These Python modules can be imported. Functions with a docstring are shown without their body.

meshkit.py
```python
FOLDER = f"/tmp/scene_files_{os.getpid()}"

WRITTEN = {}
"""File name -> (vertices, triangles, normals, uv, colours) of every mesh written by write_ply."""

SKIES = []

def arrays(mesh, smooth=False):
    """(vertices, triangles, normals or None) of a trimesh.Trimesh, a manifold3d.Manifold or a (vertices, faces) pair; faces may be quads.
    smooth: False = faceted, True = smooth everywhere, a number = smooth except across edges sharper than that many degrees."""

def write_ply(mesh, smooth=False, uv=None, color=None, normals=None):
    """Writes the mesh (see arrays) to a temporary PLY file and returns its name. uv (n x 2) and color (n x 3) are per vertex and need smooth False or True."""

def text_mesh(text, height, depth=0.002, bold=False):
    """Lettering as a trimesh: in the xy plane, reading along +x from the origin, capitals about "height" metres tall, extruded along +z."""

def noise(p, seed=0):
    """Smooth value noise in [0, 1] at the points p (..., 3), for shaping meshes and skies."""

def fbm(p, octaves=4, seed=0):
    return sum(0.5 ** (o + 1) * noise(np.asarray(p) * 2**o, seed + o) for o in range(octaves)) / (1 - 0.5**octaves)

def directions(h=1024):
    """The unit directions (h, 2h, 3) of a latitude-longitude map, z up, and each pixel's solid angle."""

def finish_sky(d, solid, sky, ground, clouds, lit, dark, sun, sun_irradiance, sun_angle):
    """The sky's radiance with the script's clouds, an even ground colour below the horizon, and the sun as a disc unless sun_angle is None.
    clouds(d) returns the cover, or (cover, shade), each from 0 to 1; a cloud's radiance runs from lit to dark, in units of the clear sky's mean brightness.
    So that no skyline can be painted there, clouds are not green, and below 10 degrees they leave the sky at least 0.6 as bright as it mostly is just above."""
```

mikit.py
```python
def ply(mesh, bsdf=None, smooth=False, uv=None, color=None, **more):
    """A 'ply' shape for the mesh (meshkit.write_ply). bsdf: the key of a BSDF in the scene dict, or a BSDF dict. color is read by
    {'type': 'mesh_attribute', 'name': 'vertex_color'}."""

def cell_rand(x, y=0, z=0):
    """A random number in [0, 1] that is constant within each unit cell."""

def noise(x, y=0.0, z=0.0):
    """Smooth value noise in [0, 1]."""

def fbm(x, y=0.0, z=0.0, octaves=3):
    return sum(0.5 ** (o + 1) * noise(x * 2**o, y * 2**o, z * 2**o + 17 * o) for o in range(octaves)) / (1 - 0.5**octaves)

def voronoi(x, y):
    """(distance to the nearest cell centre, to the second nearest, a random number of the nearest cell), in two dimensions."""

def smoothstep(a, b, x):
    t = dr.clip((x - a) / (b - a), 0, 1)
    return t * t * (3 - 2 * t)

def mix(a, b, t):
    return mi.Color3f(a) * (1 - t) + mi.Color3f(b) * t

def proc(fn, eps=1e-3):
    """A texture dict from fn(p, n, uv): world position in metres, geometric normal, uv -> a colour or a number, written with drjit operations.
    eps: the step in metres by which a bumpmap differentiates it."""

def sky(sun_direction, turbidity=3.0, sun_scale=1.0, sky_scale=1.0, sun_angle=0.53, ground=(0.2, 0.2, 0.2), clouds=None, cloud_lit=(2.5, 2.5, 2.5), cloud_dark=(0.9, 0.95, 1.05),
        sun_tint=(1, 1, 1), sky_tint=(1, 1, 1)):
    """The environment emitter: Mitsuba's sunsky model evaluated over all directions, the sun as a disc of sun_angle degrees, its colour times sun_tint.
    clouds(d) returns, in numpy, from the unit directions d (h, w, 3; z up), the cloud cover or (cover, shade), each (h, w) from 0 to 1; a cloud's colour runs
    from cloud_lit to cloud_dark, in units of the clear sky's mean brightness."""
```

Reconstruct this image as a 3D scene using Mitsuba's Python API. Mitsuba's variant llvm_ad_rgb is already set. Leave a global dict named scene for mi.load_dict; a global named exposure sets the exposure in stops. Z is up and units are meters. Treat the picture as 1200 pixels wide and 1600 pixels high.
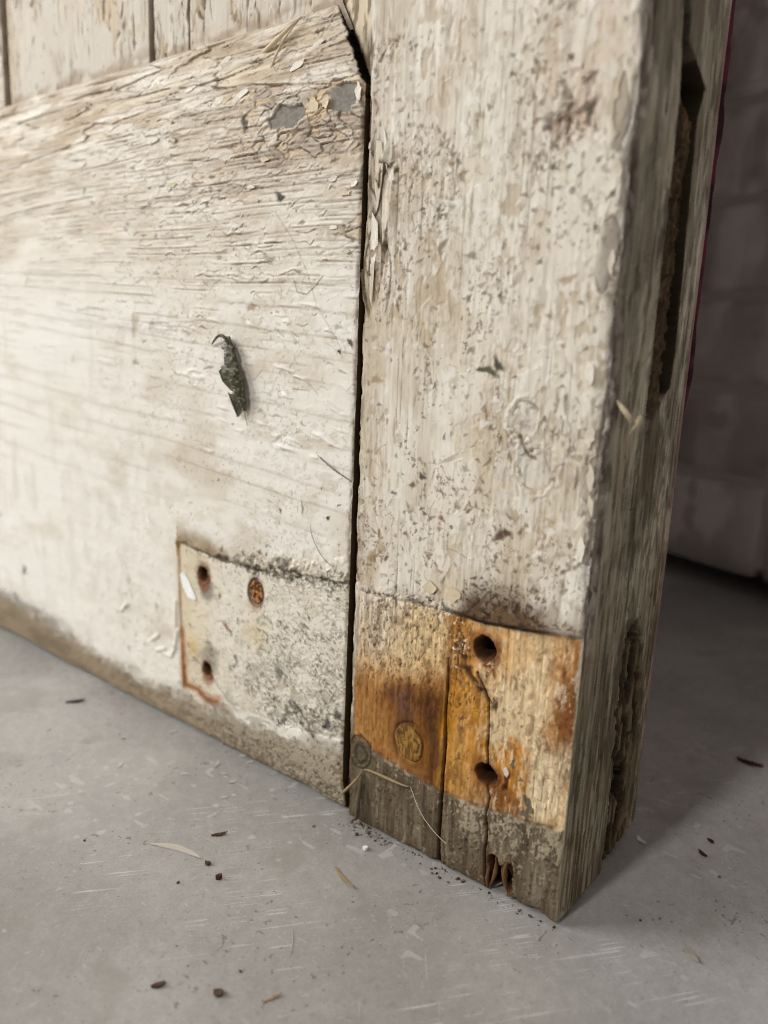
"""Bottom corner of an old painted door standing on a grey concrete floor, a painted brick wall behind it."""
import math
import numpy as np
import shapely
from shapely.geometry import Polygon
from scipy.spatial import cKDTree
from scipy.ndimage import gaussian_filter1d
import trimesh
import mitsuba as mi
import drjit as dr
import mikit, meshkit
from mikit import noise, fbm, smoothstep, mix

T = mi.ScalarTransform4f
scene, labels = {}, {}

# ---------------------------------------------------------------- camera, lamps, exposure
CAM = np.array([0.11047, -0.26614, 0.23267])
YAW, PITCH, ROLL, FOCAL = -0.66629, -0.21595, 0.03946, 1220.4
fw = np.array([math.sin(YAW) * math.cos(PITCH), math.cos(YAW) * math.cos(PITCH), math.sin(PITCH)])
rt = np.array([math.cos(YAW), -math.sin(YAW), 0.0])
up = np.cross(rt, fw)
up = -math.sin(ROLL) * rt + math.cos(ROLL) * up
scene['camera'] = {'type': 'thinlens', 'fov': math.degrees(2 * math.atan(600 / FOCAL)), 'fov_axis': 'x',
                   'aperture_radius': 0.0027, 'focus_distance': 0.345, 'near_clip': 0.02, 'far_clip': 50.0,
                   'to_world': T().look_at(origin=CAM.tolist(), target=(CAM + fw).tolist(), up=up.tolist())}
exposure = 0.05


def lamp(key, pos, aim, w, h, power, label, cat):
    """a rectangular lamp that shines towards aim"""
    to = T().look_at(origin=list(pos), target=list(aim), up=[0.01, 0.02, 1]) @ T().scale([w / 2, h / 2, 1])
    scene[key] = {'type': 'rectangle', 'to_world': to, 'emitter': {'type': 'area', 'radiance': {'type': 'rgb', 'value': list(power)}}}
    labels[key] = {'label': label, 'category': cat}


lamp('work_lamp', (-0.36, -2.15, 1.95), (-0.08, 0, 0.15), 0.22, 0.22, (180, 177, 170),
     'bright square work lamp in front of the door, behind the camera', 'lamp')
lamp('window_lamp', (-2.1, -1.3, 1.35), (-0.2, 0, 0.1), 1.3, 1.3, (10.6, 10.5, 10.3),
     'broad bright lamp panel to the left of the door', 'lamp')
lamp('ceiling_fill', (0.1, -0.6, 2.7), (0.1, -0.3, 0), 1.6, 1.6, (0.5, 0.49, 0.46),
     'wide dim fill panel added high above the door', 'lamp')  # unseen panel added as soft ambient fill
lamp('side_fill', (1.9, -1.35, 0.6), (0, 0.25, 0.2), 1.2, 0.9, (1.75, 1.69, 1.6),
     'dim upright fill panel added far to the right of the door', 'lamp')  # unseen fill panel added to brighten the door's edge and the wall


# ---------------------------------------------------------------- helpers
def C(r, g, b):
    """sRGB 0..255 -> linear"""
    c = np.array([r, g, b], float) / 255
    return np.where(c < 0.04045, c / 12.92, ((c + 0.055) / 1.055) ** 2.4)


def ss(a, b, x):
    t = np.clip((x - a) / (b - a), 0, 1)
    return t * t * (3 - 2 * t)


class Sheet:
    """A relief on a grid: u, v in millimetres, h outwards in millimetres, col the surface's own colour at each vertex."""

    def __init__(self, u, v, base, seed):
        self.u, self.v = np.asarray(u, float), np.asarray(v, float)
        self.U, self.V = np.meshgrid(self.u, self.v)
        self.h = np.zeros_like(self.U)
        self.col = np.ones(self.U.shape + (3,)) * base
        self.rng = np.random.default_rng(seed)

    def n1(self, su, sv):
        def ax(c, s):
            c = (c - c[0]) / s + self.rng.random() * 3
            i = np.floor(c).astype(int)
            t = c - i
            return i, t * t * (3 - 2 * t)
        iu, tu = ax(self.u, su)
        iv, tv = ax(self.v, sv)
        L = self.rng.random((iv.max() + 2, iu.max() + 2))
        R = L[iv] * (1 - tv)[:, None] + L[iv + 1] * tv[:, None]
        return R[:, iu] * (1 - tu) + R[:, iu + 1] * tu

    def n(self, su, sv=None, octaves=3):
        """fractal value noise in 0..1"""
        sv = sv or su
        out = 0
        for o in range(octaves):
            out = out + 0.5 ** (o + 1) * self.n1(su / 2 ** o, sv / 2 ** o)
        return out / (1 - 0.5 ** octaves)

    def mix(self, m, color, where=None):
        m = np.clip(m, 0, 1)[..., None]
        if where is None:
            self.col = self.col * (1 - m) + np.asarray(color) * m
        else:
            self.col[where] = self.col[where] * (1 - m) + np.asarray(color) * m

    def win(self, u0, u1, v0, v1):
        return (slice(*np.searchsorted(self.v, [v0, v1])), slice(*np.searchsorted(self.u, [u0, u1])))

    def sdf(self, pts, warp=0.0, scale=6, pad=30):
        """signed distance (mm, + inside) to a closed outline, frayed by warp mm of noise"""
        pts = np.array(pts, float)
        d = self.line(pts, closed=True)
        ins = shapely.contains_xy(Polygon(pts), self.U, self.V)
        s = np.where(ins, d, -d)
        if warp:
            s = s + warp * 2 * (self.n(scale) - 0.5) + warp * (self.n(scale / 4) - 0.5)
        return s

    def line(self, pts, closed=False, U=None, V=None):
        U, V = (self.U, self.V) if U is None else (U, V)
        pts = np.array(pts, float)
        if closed:
            pts = np.vstack([pts, pts[:1]])
        best = np.full(U.shape, 1e9)
        for a, b in zip(pts[:-1], pts[1:]):
            e = b - a
            t = np.clip(((U - a[0]) * e[0] + (V - a[1]) * e[1]) / (e @ e + 1e-9), 0, 1)
            np.minimum(best, (U - a[0] - t * e[0]) ** 2 + (V - a[1] - t * e[1]) ** 2, out=best)
        return np.sqrt(best)

    def spot(self, u, v, ru, rv, ang, color, alpha, dh=0.0, soft=0.5):
        r = max(ru, rv) * 1.5 + 0.5
        w = self.win(u - r, u + r, v - r, v + r)
        U, V = self.U[w] - u, self.V[w] - v
        if U.size == 0:
            return
        ca, sa = math.cos(ang), math.sin(ang)
        a, b = (U * ca + V * sa) / ru, (-U * sa + V * ca) / rv
        ph = self.rng.random(3) * 6.3
        th = np.arctan2(b, a)
        d = np.hypot(a, b) * (1 + 0.22 * np.sin(2 * th + ph[0]) + 0.18 * np.sin(3 * th + ph[1]) + 0.12 * np.sin(5 * th + ph[2]))
        m = np.clip((1.15 - d) / soft, 0, 1)
        self.mix(m * alpha, color, w)
        self.h[w] += dh * m

    def spots(self, n, field, r0, r1, colors, alpha=0.7, dh=0.0, aspect=1.6, ang=None, soft=0.5, box=None):
        b = box or (self.u[0], self.u[-1], self.v[0], self.v[-1])
        R = self.rng
        done = 0
        for _ in range(40 * n):
            if done >= n:
                break
            u, v = R.uniform(b[0], b[1]), R.uniform(b[2], b[3])
            i, j = min(np.searchsorted(self.v, v), len(self.v) - 1), min(np.searchsorted(self.u, u), len(self.u) - 1)
            if R.random() > field[i, j]:
                continue
            done += 1
            r = r0 + (r1 - r0) * R.random() ** 3
            k = 1 + (aspect - 1) * R.random()
            a = R.random() * 3.14 if ang is None else ang + R.normal() * 0.25
            self.spot(u, v, r * k, r / k ** 0.5, a, colors[R.integers(len(colors))], alpha * (0.55 + 0.45 * R.random()), dh * R.random(), soft)

    def stroke(self, pts, width, color, alpha, dh=0.0, soft=0.3):
        pts = np.array(pts, float)
        r = width + soft + 0.6
        w = self.win(pts[:, 0].min() - r, pts[:, 0].max() + r, pts[:, 1].min() - r, pts[:, 1].max() + r)
        if self.U[w].size == 0:
            return
        d = self.line(pts, U=self.U[w], V=self.V[w])
        m = np.clip((width / 2 + soft - d) / (2 * soft), 0, 1)
        self.mix(m * alpha, color, w)
        self.h[w] += dh * m

    def hairs(self, n, field, l0, l1, width, color, alpha, dh=0.0, ang=None, spread=3.2, curl=0.5, box=None):
        b = box or (self.u[0], self.u[-1], self.v[0], self.v[-1])
        R = self.rng
        done = 0
        for _ in range(40 * n):
            if done >= n:
                break
            u, v = R.uniform(b[0], b[1]), R.uniform(b[2], b[3])
            i, j = min(np.searchsorted(self.v, v), len(self.v) - 1), min(np.searchsorted(self.u, u), len(self.u) - 1)
            if R.random() > field[i, j]:
                continue
            done += 1
            th = (0 if ang is None else ang) + R.normal() * spread
            k = R.normal() * curl
            L = l0 + (l1 - l0) * R.random() ** 2
            pts = [(u, v)]
            for _s in range(6):
                th += k * 0.4 + R.normal() * 0.12
                u, v = u + L / 6 * math.cos(th), v + L / 6 * math.sin(th)
                pts.append((u, v))
            self.stroke(pts, width, color, alpha * (0.5 + 0.5 * R.random()), dh)

    def flakes(self, F, cu, cv, crack, under, loss=0.25, lift=0.5, tilt=0.07, crack_alpha=0.6, warp=1.0):
        """old paint broken into curling plates along cracks, where F > 0; lost plates bare the layer below"""
        U = self.U + warp * cu * (self.n(cu * 1.3, cv * 1.3) - 0.5) * 1.5
        V = self.V + warp * cv * (self.n(cu * 1.3, cv * 1.3) - 0.5) * 1.5
        on = F > 0.03
        P = np.stack([U[on] / cu, V[on] / cv], 1)
        lo, hi = P.min(0) - 1, P.max(0) + 1
        N = int((hi - lo).prod())
        S = lo + self.rng.random((N, 2)) * (hi - lo)
        d, idx = cKDTree(S).query(P, k=2, workers=-1)
        e = (d[:, 1] - d[:, 0]) * min(cu, cv)
        cid = idx[:, 0]
        R = self.rng.random((N, 5))
        f = F[on]
        lost = R[cid, 0] < loss * f
        open_ = R[idx.min(1), 4] * 0.6 + R[idx.max(1), 4] * 0.4 < 0.25 + 0.6 * f
        m = np.exp(-(e / 0.55) ** 2) * f * open_
        th = R[:, 1] * 6.28
        rel = (P - S[cid]) * [cu, cv]
        dh = tilt * f * (rel[:, 0] * np.cos(th[cid]) + rel[:, 1] * np.sin(th[cid])) + lift * f * R[cid, 2] * np.exp(-e / 1.2) * open_
        dh = np.where(lost, -0.35 * np.minimum(1, 1.5 * f), dh) - 0.5 * m
        self.h[on] += dh
        c = self.col[on]
        tone = (0.93 + 0.12 * R[cid, 3])[:, None]
        c = c * (1 - f[:, None] + f[:, None] * tone)
        und = np.asarray(under)[(R[:, 3] * len(under)).astype(int)][cid]
        k = (lost * np.clip(1.4 * f, 0, 0.85))[:, None]
        c = c * (1 - k) + und * k
        k = (m * crack_alpha)[:, None]
        self.col[on] = c * (1 - k) + np.asarray(crack) * k

    def mesh(self, pos, nrm, floor_z=None):
        """pos, nrm: (nv, nu, 3) arrays in mm"""
        p = pos + nrm * self.h[..., None]
        if floor_z is not None:
            p[..., 2] = np.maximum(p[..., 2], floor_z)
        nv, nu = self.U.shape
        i = np.arange(nv * nu).reshape(nv, nu)
        a, b, c, d = i[:-1, :-1].ravel(), i[:-1, 1:].ravel(), i[1:, 1:].ravel(), i[1:, :-1].ravel()
        f = np.vstack([np.stack([a, b, c], 1), np.stack([a, c, d], 1)])
        return (p.reshape(-1, 3) / 1000.0, f), np.clip(self.col.reshape(-1, 3), 0.004, 0.9)


def add(key, mesh, bsdf, color=None, smooth=True, **kw):
    k, n = key, 0
    while k in scene:
        n += 1
        k = f'{key}_{n:03d}'
    scene[k] = mikit.ply(mesh, bsdf, smooth=smooth, color=color, **kw)
    return k


def steps(*segs):
    """coordinates through the breakpoints: (start, end, step), ..."""
    out = []
    for a, b, s in segs:
        out.append(np.linspace(a, b, max(2, int(round((b - a) / s)) + 1))[:-1])
    return np.concatenate(out + [[segs[-1][1]]])


# ---------------------------------------------------------------- materials
scene['mat_paint'] = {'type': 'twosided', 'bsdf': {'type': 'principled', 'base_color': {'type': 'mesh_attribute', 'name': 'vertex_color'}, 'roughness': 0.62, 'specular': 0.25}}
scene['mat_wood'] = {'type': 'twosided', 'bsdf': {'type': 'principled', 'base_color': {'type': 'mesh_attribute', 'name': 'vertex_color'}, 'roughness': 0.8, 'specular': 0.2}}


def floor_colour(p, n, uv):
    x, y = p.x * 1000, p.y * 1000
    big = fbm(x / 90, y / 90, 0.0, 4)
    fine = fbm(x / 4, y / 4, 3.0, 3)
    base = mix((0.315, 0.302, 0.288), (0.395, 0.38, 0.363), smoothstep(0.3, 0.7, big))
    base = base * (0.91 + 0.18 * fine)
    base = base * (0.93 + 0.13 * noise(x / 0.8, y / 0.8, 2.0))
    pore = smoothstep(0.86, 0.93, noise(x / 1.3, y / 1.3, 31.0)) * smoothstep(0.35, 0.6, fbm(x / 50, y / 50, 21.0, 3))
    base = mix(base, (0.2, 0.185, 0.165), 0.4 * pore)
    base = mix(base, (0.5, 0.48, 0.46), 0.4 * smoothstep(0.88, 0.94, noise(x / 1.6, y / 1.6, 57.0)))
    # dull trodden-in dirt
    base = mix(base, (0.26, 0.24, 0.21), 0.4 * smoothstep(0.62, 0.8, fbm(x / 22 + 7, y / 22, 5.0, 4)))
    base = mix(base, (0.13, 0.11, 0.09), 0.6 * smoothstep(0.77, 0.84, fbm(x / 2.2, y / 2.2, 9.0, 2)) * smoothstep(0.4, 0.65, fbm(x / 30, y / 30, 4.0, 2)))
    # pale scuffs in three directions
    for ang, s, th in ((0.9, 1.0, 0.80), (2.25, 1.3, 0.80), (0.35, 0.8, 0.82)):
        a, b = x * math.cos(ang) + y * math.sin(ang), -x * math.sin(ang) + y * math.cos(ang)
        k = noise(a / (16 * s), b / (0.55 * s), ang * 10)
        k = smoothstep(th, th + 0.12, k) * smoothstep(0.5, 0.7, fbm(x / 34, y / 34, ang * 7, 2))
        base = mix(base, (0.58, 0.56, 0.53), 0.7 * k)
    # pale splashes of old paint
    base = mix(base, (0.52, 0.5, 0.48), 0.55 * smoothstep(0.86, 0.9, noise(x / 5.5, y / 4.2, 77.0)) * smoothstep(0.55, 0.75, noise(x / 40, y / 40, 12.0)))
    return base


def floor_rough(p, n, uv):
    return 0.33 + 0.22 * fbm(p.x * 40, p.y * 40, 0.0, 3)


def floor_relief(p, n, uv):
    x, y = p.x * 1000, p.y * 1000
    return fbm(x / 14, y / 14, 1.0, 3) + 0.15 * noise(x / 1.5, y / 1.5, 0.0)


scene['mat_floor'] = {'type': 'twosided', 'bsdf': {'type': 'bumpmap', 'arbitrary': mikit.proc(floor_relief, eps=4e-4), 'scale': 0.00045,
                      'bsdf': {'type': 'principled', 'base_color': mikit.proc(floor_colour), 'roughness': mikit.proc(floor_rough), 'specular': 0.35}}}


def brick_colour(p, n, uv):
    k = fbm(p.x * 22, p.y * 22, p.z * 22, 4)
    k = fbm(p.x * 14, p.y * 14, p.z * 14, 4)
    c = mix((0.66, 0.57, 0.54), (0.84, 0.76, 0.73), smoothstep(0.35, 0.65, k))
    a = p.x * 0.93 - p.y * 0.37
    c = mix(c, (0.86, 0.82, 0.8), 0.7 * smoothstep(0.5, 0.68, fbm(a * 38, p.z * 7, 3.0, 4)))
    c = mix(c, (0.42, 0.35, 0.32), 0.6 * smoothstep(0.52, 0.7, fbm(a * 26, p.z * 12, 8.0, 4)))
    return mix(c, (0.4, 0.33, 0.3), 0.6 * smoothstep(0.62, 0.75, fbm(p.x * 45 + 9, p.y * 45, p.z * 30, 4)))


scene['mat_brick'] = {'type': 'twosided', 'bsdf': {'type': 'principled', 'base_color': mikit.proc(brick_colour), 'roughness': 0.55, 'specular': 0.35}}
scene['mat_mortar'] = {'type': 'twosided', 'bsdf': {'type': 'diffuse', 'reflectance': {'type': 'rgb', 'value': [0.62, 0.55, 0.53]}}}
scene['mat_pink'] = {'type': 'twosided', 'bsdf': {'type': 'principled', 'base_color': {'type': 'rgb', 'value': C(112, 48, 72).tolist()}, 'roughness': 0.5}}

# ---------------------------------------------------------------- floor
v = np.array([[-3, -3, 0], [3, -3, 0], [3, 3, 0], [-3, 3, 0.0]])
scene['floor'] = mikit.ply((v, np.array([[0, 1, 2], [0, 2, 3]])), 'mat_floor', uv=v[:, :2])
labels['floor'] = {'label': 'scuffed grey painted concrete floor with dust and flecks', 'category': 'floor', 'kind': 'structure'}

# ---------------------------------------------------------------- colours of the door
CREAM, WHITE = C(225, 218, 204), C(233, 229, 221)
GRIME, BROWN, DARK, BLACK = C(150, 132, 108), C(98, 76, 52), C(56, 44, 33), C(28, 24, 20)
BAREW, GREYW = C(140, 125, 102), C(118, 108, 92)
DOOR = 'old_door'
labels[DOOR] = {'label': 'old white painted wooden door with flaking paint and rust stains standing on the grey floor', 'category': 'door'}
rs = np.random.default_rng(5)

# ================================================================ stile (front, inner side, edge in one sheet)
TH, TOP = 83.0, 1950.0
u = steps((-152, -118, 0.9), (-118, 2, 0.40), (2, 26, 0.45), (26, 64, 0.5), (64, TH + 3, 0.45), (TH + 3, TH + 33, 3), (TH + 33, TH + 113, 10))
v = steps((0, 130, 0.38), (130, 350, 0.42), (350, 400, 1.2), (400, 520, 8), (520, TOP, 60))
S = Sheet(u, v, CREAM, 11)
U, V = S.U, S.V
front = ss(0.5, -2.0, U)
edge = 1 - front
# --- painted front: vertical brush marks and grain
gr1, gr2 = S.n(1.1, 70, 2), S.n(3.0, 150, 3)
S.h += front * (0.22 * (gr1 - 0.5) + 0.3 * (gr2 - 0.5) + 0.28 * (S.n(5, 9, 4) - 0.5))
S.col *= (1 - 0.10 * front * (gr1 - 0.5) - 0.06 * (gr2 - 0.5))[..., None]
worn = ss(0.60, 0.625, S.n(26, 34, 6) + 0.05 * (S.n(2, 3) - 0.5)) * (V > 128)
S.mix(front * 0.32 * worn, C(200, 184, 156))
S.h -= front * 0.25 * worn
tiny = S.n(1.6, 2.4, 3)
S.h += front * 0.18 * (tiny - 0.5)
S.mix(front * 0.42 * ss(0.56, 0.68, tiny) * ss(0.3, 0.55, S.n(15, 24)), C(158, 140, 112))
S.mix(front * 0.35 * ss(0.58, 0.66, S.n(0.9, 9, 2)) * ss(0.35, 0.6, S.n(11, 22)), C(140, 122, 96))
S.mix(front * 0.4 * ss(0.6, 0.7, S.n(2.2, 5, 3)), C(240, 236, 228))
big = S.n(45, 70, 4)
S.mix(front * 0.4 * ss(0.45, 0.75, big), C(212, 200, 178))
S.mix(front * 0.4 * ss(0.48, 0.7, S.n(16, 28, 4)), C(186, 168, 140))
S.mix(front * 0.5 * ss(-70, -113, U + 24 * S.n(8, 30)) * ss(0.3, 0.7, S.n(7, 25)), C(168, 148, 118))
S.mix(front * 0.18 * ss(0.52, 0.6, S.n(1.0, 26, 2)) * ss(0.4, 0.65, S.n(12, 40)), C(120, 98, 72))
# fine vertical hairline cracks
gl = np.abs(S.n(2.2, 60, 2) - 0.5)
cr = front * np.exp(-(gl / 0.012) ** 2) * ss(0.5, 0.68, S.n(14, 40))
S.mix(0.55 * cr, BROWN)
S.h -= 0.25 * cr
# fine crackle of the old paint: shallow loss of the top coat
pit = front * ss(0.60, 0.68, S.n(3.2, 6, 3)) * ss(0.42, 0.62, S.n(20, 30))
S.mix(0.55 * pit, C(176, 156, 126))
S.h -= 0.25 * pit
on_front = (U < -2) & (U > -114)
dirt = on_front * (0.06 + 0.94 * ss(0.44, 0.66, S.n(20, 26, 5)) ** 1.5)
S.spots(3600, dirt * (V < 350), 0.22, 1.1, [DARK, BROWN, C(110, 82, 50)], 0.7, box=(-115, 0, 0, 350))
S.spots(150, dirt * ss(150, 215, V), 0.5, 1.6, [BROWN, GRIME, C(120, 96, 66)], 0.6, -0.15, 1.8, box=(-115, 0, 45, 350))
S.hairs(340, dirt, 2, 9, 0.35, BROWN, 0.6, -0.1, ang=1.57, spread=0.25, curl=0.15, box=(-115, -2, 45, 350))
S.hairs(40, on_front * 1.0, 3, 11, 0.3, DARK, 0.6, ang=None, curl=0.8, box=(-115, -60, 100, 345))
S.spots(110, on_front * ss(0.5, 0.66, S.n(25)), 0.5, 2.2, [WHITE], 0.7, 0.3, 2.0, box=(-113, -3, 130, 345))
# named marks: smears of dirt and moss, knocks
for (a, b, ru, rv, an, c, al, dh) in [(-50, 223, 4.2, 1.5, -0.1, C(62, 62, 40), 0.9, 0.2), (-46, 225, 2.2, 2.4, 0.4, C(46, 46, 30), 0.9, 0.3), (-54, 223, 1.5, 1.1, 0, C(50, 50, 34), 0.9, 0),
                                       (-79, 177, 2.0, 1.5, 0.5, C(66, 58, 46), 0.9, 0.2), (-84, 173, 2.6, 0.9, 0.5, C(110, 96, 74), 0.7, 0), (-75, 270, 1.6, 3.0, -0.5, C(120, 104, 70), 0.8, 0),
                                       (-61, 266, 3.5, 1.2, 0.1, C(126, 112, 88), 0.75, 0), (-20, 256, 3.0, 2.0, 0.2, C(150, 118, 88), 0.6, -0.3), (-106, 216, 3.0, 2.0, 0, C(150, 120, 80), 0.6, 0),
                                       (-40, 158, 3.2, 1.7, 0.3, C(84, 50, 34), 0.85, -0.4), (-37, 160, 1.6, 2.2, 0.9, C(70, 40, 28), 0.85, -0.3), (-63, 158, 1.3, 0.8, 0, C(60, 40, 30), 0.8, 0), (-68, 161, 1.2, 1.8, 0.3, C(120, 70, 50), 0.8, 0),
                                       (-105, 136, 4, 1.6, 0.3, C(150, 128, 90), 0.7, 0), (-99, 142, 2.5, 3, 0.3, C(170, 150, 120), 0.7, 0), (-66, 186, 6, 0.9, 0.4, GRIME, 0.6, 0)]:
    S.spot(a, b, ru, rv, an, c, al, dh, 0.6)
# blistered grimy patch near the top right, and peeled outlines lower down
bw = 8 * (S.n(9, 9, 4) - 0.5)
m = ss(14, 4, np.hypot((U + 24 + bw) * 1.15, (V - 312 + 0.8 * bw) * 0.85)) * front
S.flakes(m * ss(0.35, 0.6, S.n(7, 9, 3)), 4.2, 5.0, C(104, 90, 76), [C(206, 184, 164), C(176, 160, 146), C(150, 138, 126)], 0.42, 0.9, 0.10, 0.7)
S.mix(m * 0.45 * ss(0.5, 0.62, S.n(5, 6, 4)), C(120, 106, 92))
S.h += m * 1.1 * (S.n(4, 5, 3) - 0.5)
S.mix(0.4 * front * ss(26, 8, np.hypot((U + 22) * 1.2, (V - 330) * 0.6)) * ss(0.45, 0.62, S.n(6, 9, 4)), C(206, 182, 160))
S.spot(-17, 312, 2.6, 3.2, 0.4, C(72, 60, 50), 0.9, -0.5, 0.7)
S.spot(-32, 310, 2.2, 2.6, 0.4, C(96, 86, 76), 0.8, -0.5, 0.8)
S.spots(70, m, 0.4, 1.6, [C(90, 76, 64), C(130, 110, 90)], 0.8, -0.3, box=(-45, -4, 285, 345))
for (a, b, r, e) in [(-33, 206, 6.5, 1.3), (-26, 187, 8.0, 1.0)]:
    d = np.hypot((U - a) * e, V - b) + 2.2 * (S.n(4) - 0.5) * 2
    S.h += front * (0.4 * ss(r + 1, r + 2, d) * ss(r + 4, r + 2, d) - 0.25 * ss(r + 0.5, r - 0.5, d))
    S.mix(front * 0.75 * np.exp(-((d - r) / 0.5) ** 2) * ss(0.35, 0.55, S.n(5)), C(120, 106, 84))
    S.mix(front * 0.35 * ss(r, r - 2, d), C(208, 202, 194))
S.stroke([(-34, 199), (-32, 195), (-30, 192), (-27, 191)], 1.3, C(84, 74, 56), 0.8, -0.3)
for pts in ([(-36, 196), (-35, 184), (-33, 176)], [(-30, 190), (-24, 194), (-20, 186)], [(-22, 210), (-24, 200), (-22, 193)]):
    S.stroke(pts, 0.7, C(140, 126, 108), 0.7, -0.2, 0.5)
S.mix(front * 0.5 * np.exp(-(((U + 36) / 6) ** 2 + ((V - 182) / 14) ** 2)) * ss(0.4, 0.6, S.n(5)), C(186, 190, 192))
# paint lifting beside the joint, high on the left of the stile
F = front * ss(-97, -106, U + 5 * (S.n(6, 20) - 0.5)) * ss(238, 250, V) * ss(318, 308, V)
S.flakes(F, 3.4, 17, C(96, 80, 60), [C(196, 180, 152), C(168, 158, 142), C(210, 198, 176)], 0.3, 1.2, 0.14, 0.75)
# near the arris the paint thins out in plates
F = front * ss(-12, -2, U + 6 * (S.n(5, 16) - 0.5) * 2) * ss(128, 150, V) * ss(420, 300, V)
S.flakes(F * 0.8, 5, 15, C(110, 98, 86), [C(150, 140, 130), C(170, 158, 140), C(128, 118, 110)], 0.35, 0.7, 0.06, 0.6)
S.spots(60, (U > -22) * (V > 120) * (V < 215) * front, 0.5, 1.5, [C(104, 90, 74), C(140, 124, 104)], 0.7, -0.3, 4, ang=1.5, box=(-24, -2, 120, 215))

# --- the bolt's old place: bare, rust stained wood
plate = [(-112, 118.5), (-104, 118.5), (-79, 121), (-62, 121), (-43, 121), (-23, 123), (-1, 125.5), (3, 60), (1, 44), (-15, 41), (-36, 38), (-60, 36), (-85, 39), (-113, 43)]
ps = S.sdf(plate, 1.0, 5)
P = front * ss(-0.4, 0.8, ps)
grain = S.n(0.9, 40, 3)
ug = U + 4 * (S.n(20, 30) - 0.5)
wood = C(208, 172, 120)
lw = 1 - 0.9 * ss(-72, -100, U + 14 * (S.n(12, 20, 4) - 0.5)) * ss(70, 100, V + 16 * (S.n(10, 14, 4) - 0.5))
S.mix(P * lw * 0.9, wood)
S.mix(P * (1 - lw) * 0.35 * ss(118, 96, V + 14 * (S.n(9, 9, 4) - 0.5)) * ss(0.25, 0.6, S.n(8, 20, 4)), C(206, 180, 132))
left = P * ss(-84, -94, U)
S.mix(P * lw * 0.6 * ss(-50, -76, U + 14 * (S.n(12, 30) - 0.5)) * ss(80, 102, V + 16 * (S.n(10) - 0.5)), C(216, 196, 156))
amber, rust, drust, plum = C(182, 120, 16), C(128, 78, 24), C(66, 36, 14), C(90, 62, 56)
blot_n = ss(0.25, 0.6, S.n(11, 16, 4))


fray = S.n(5, 14, 5)


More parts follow.
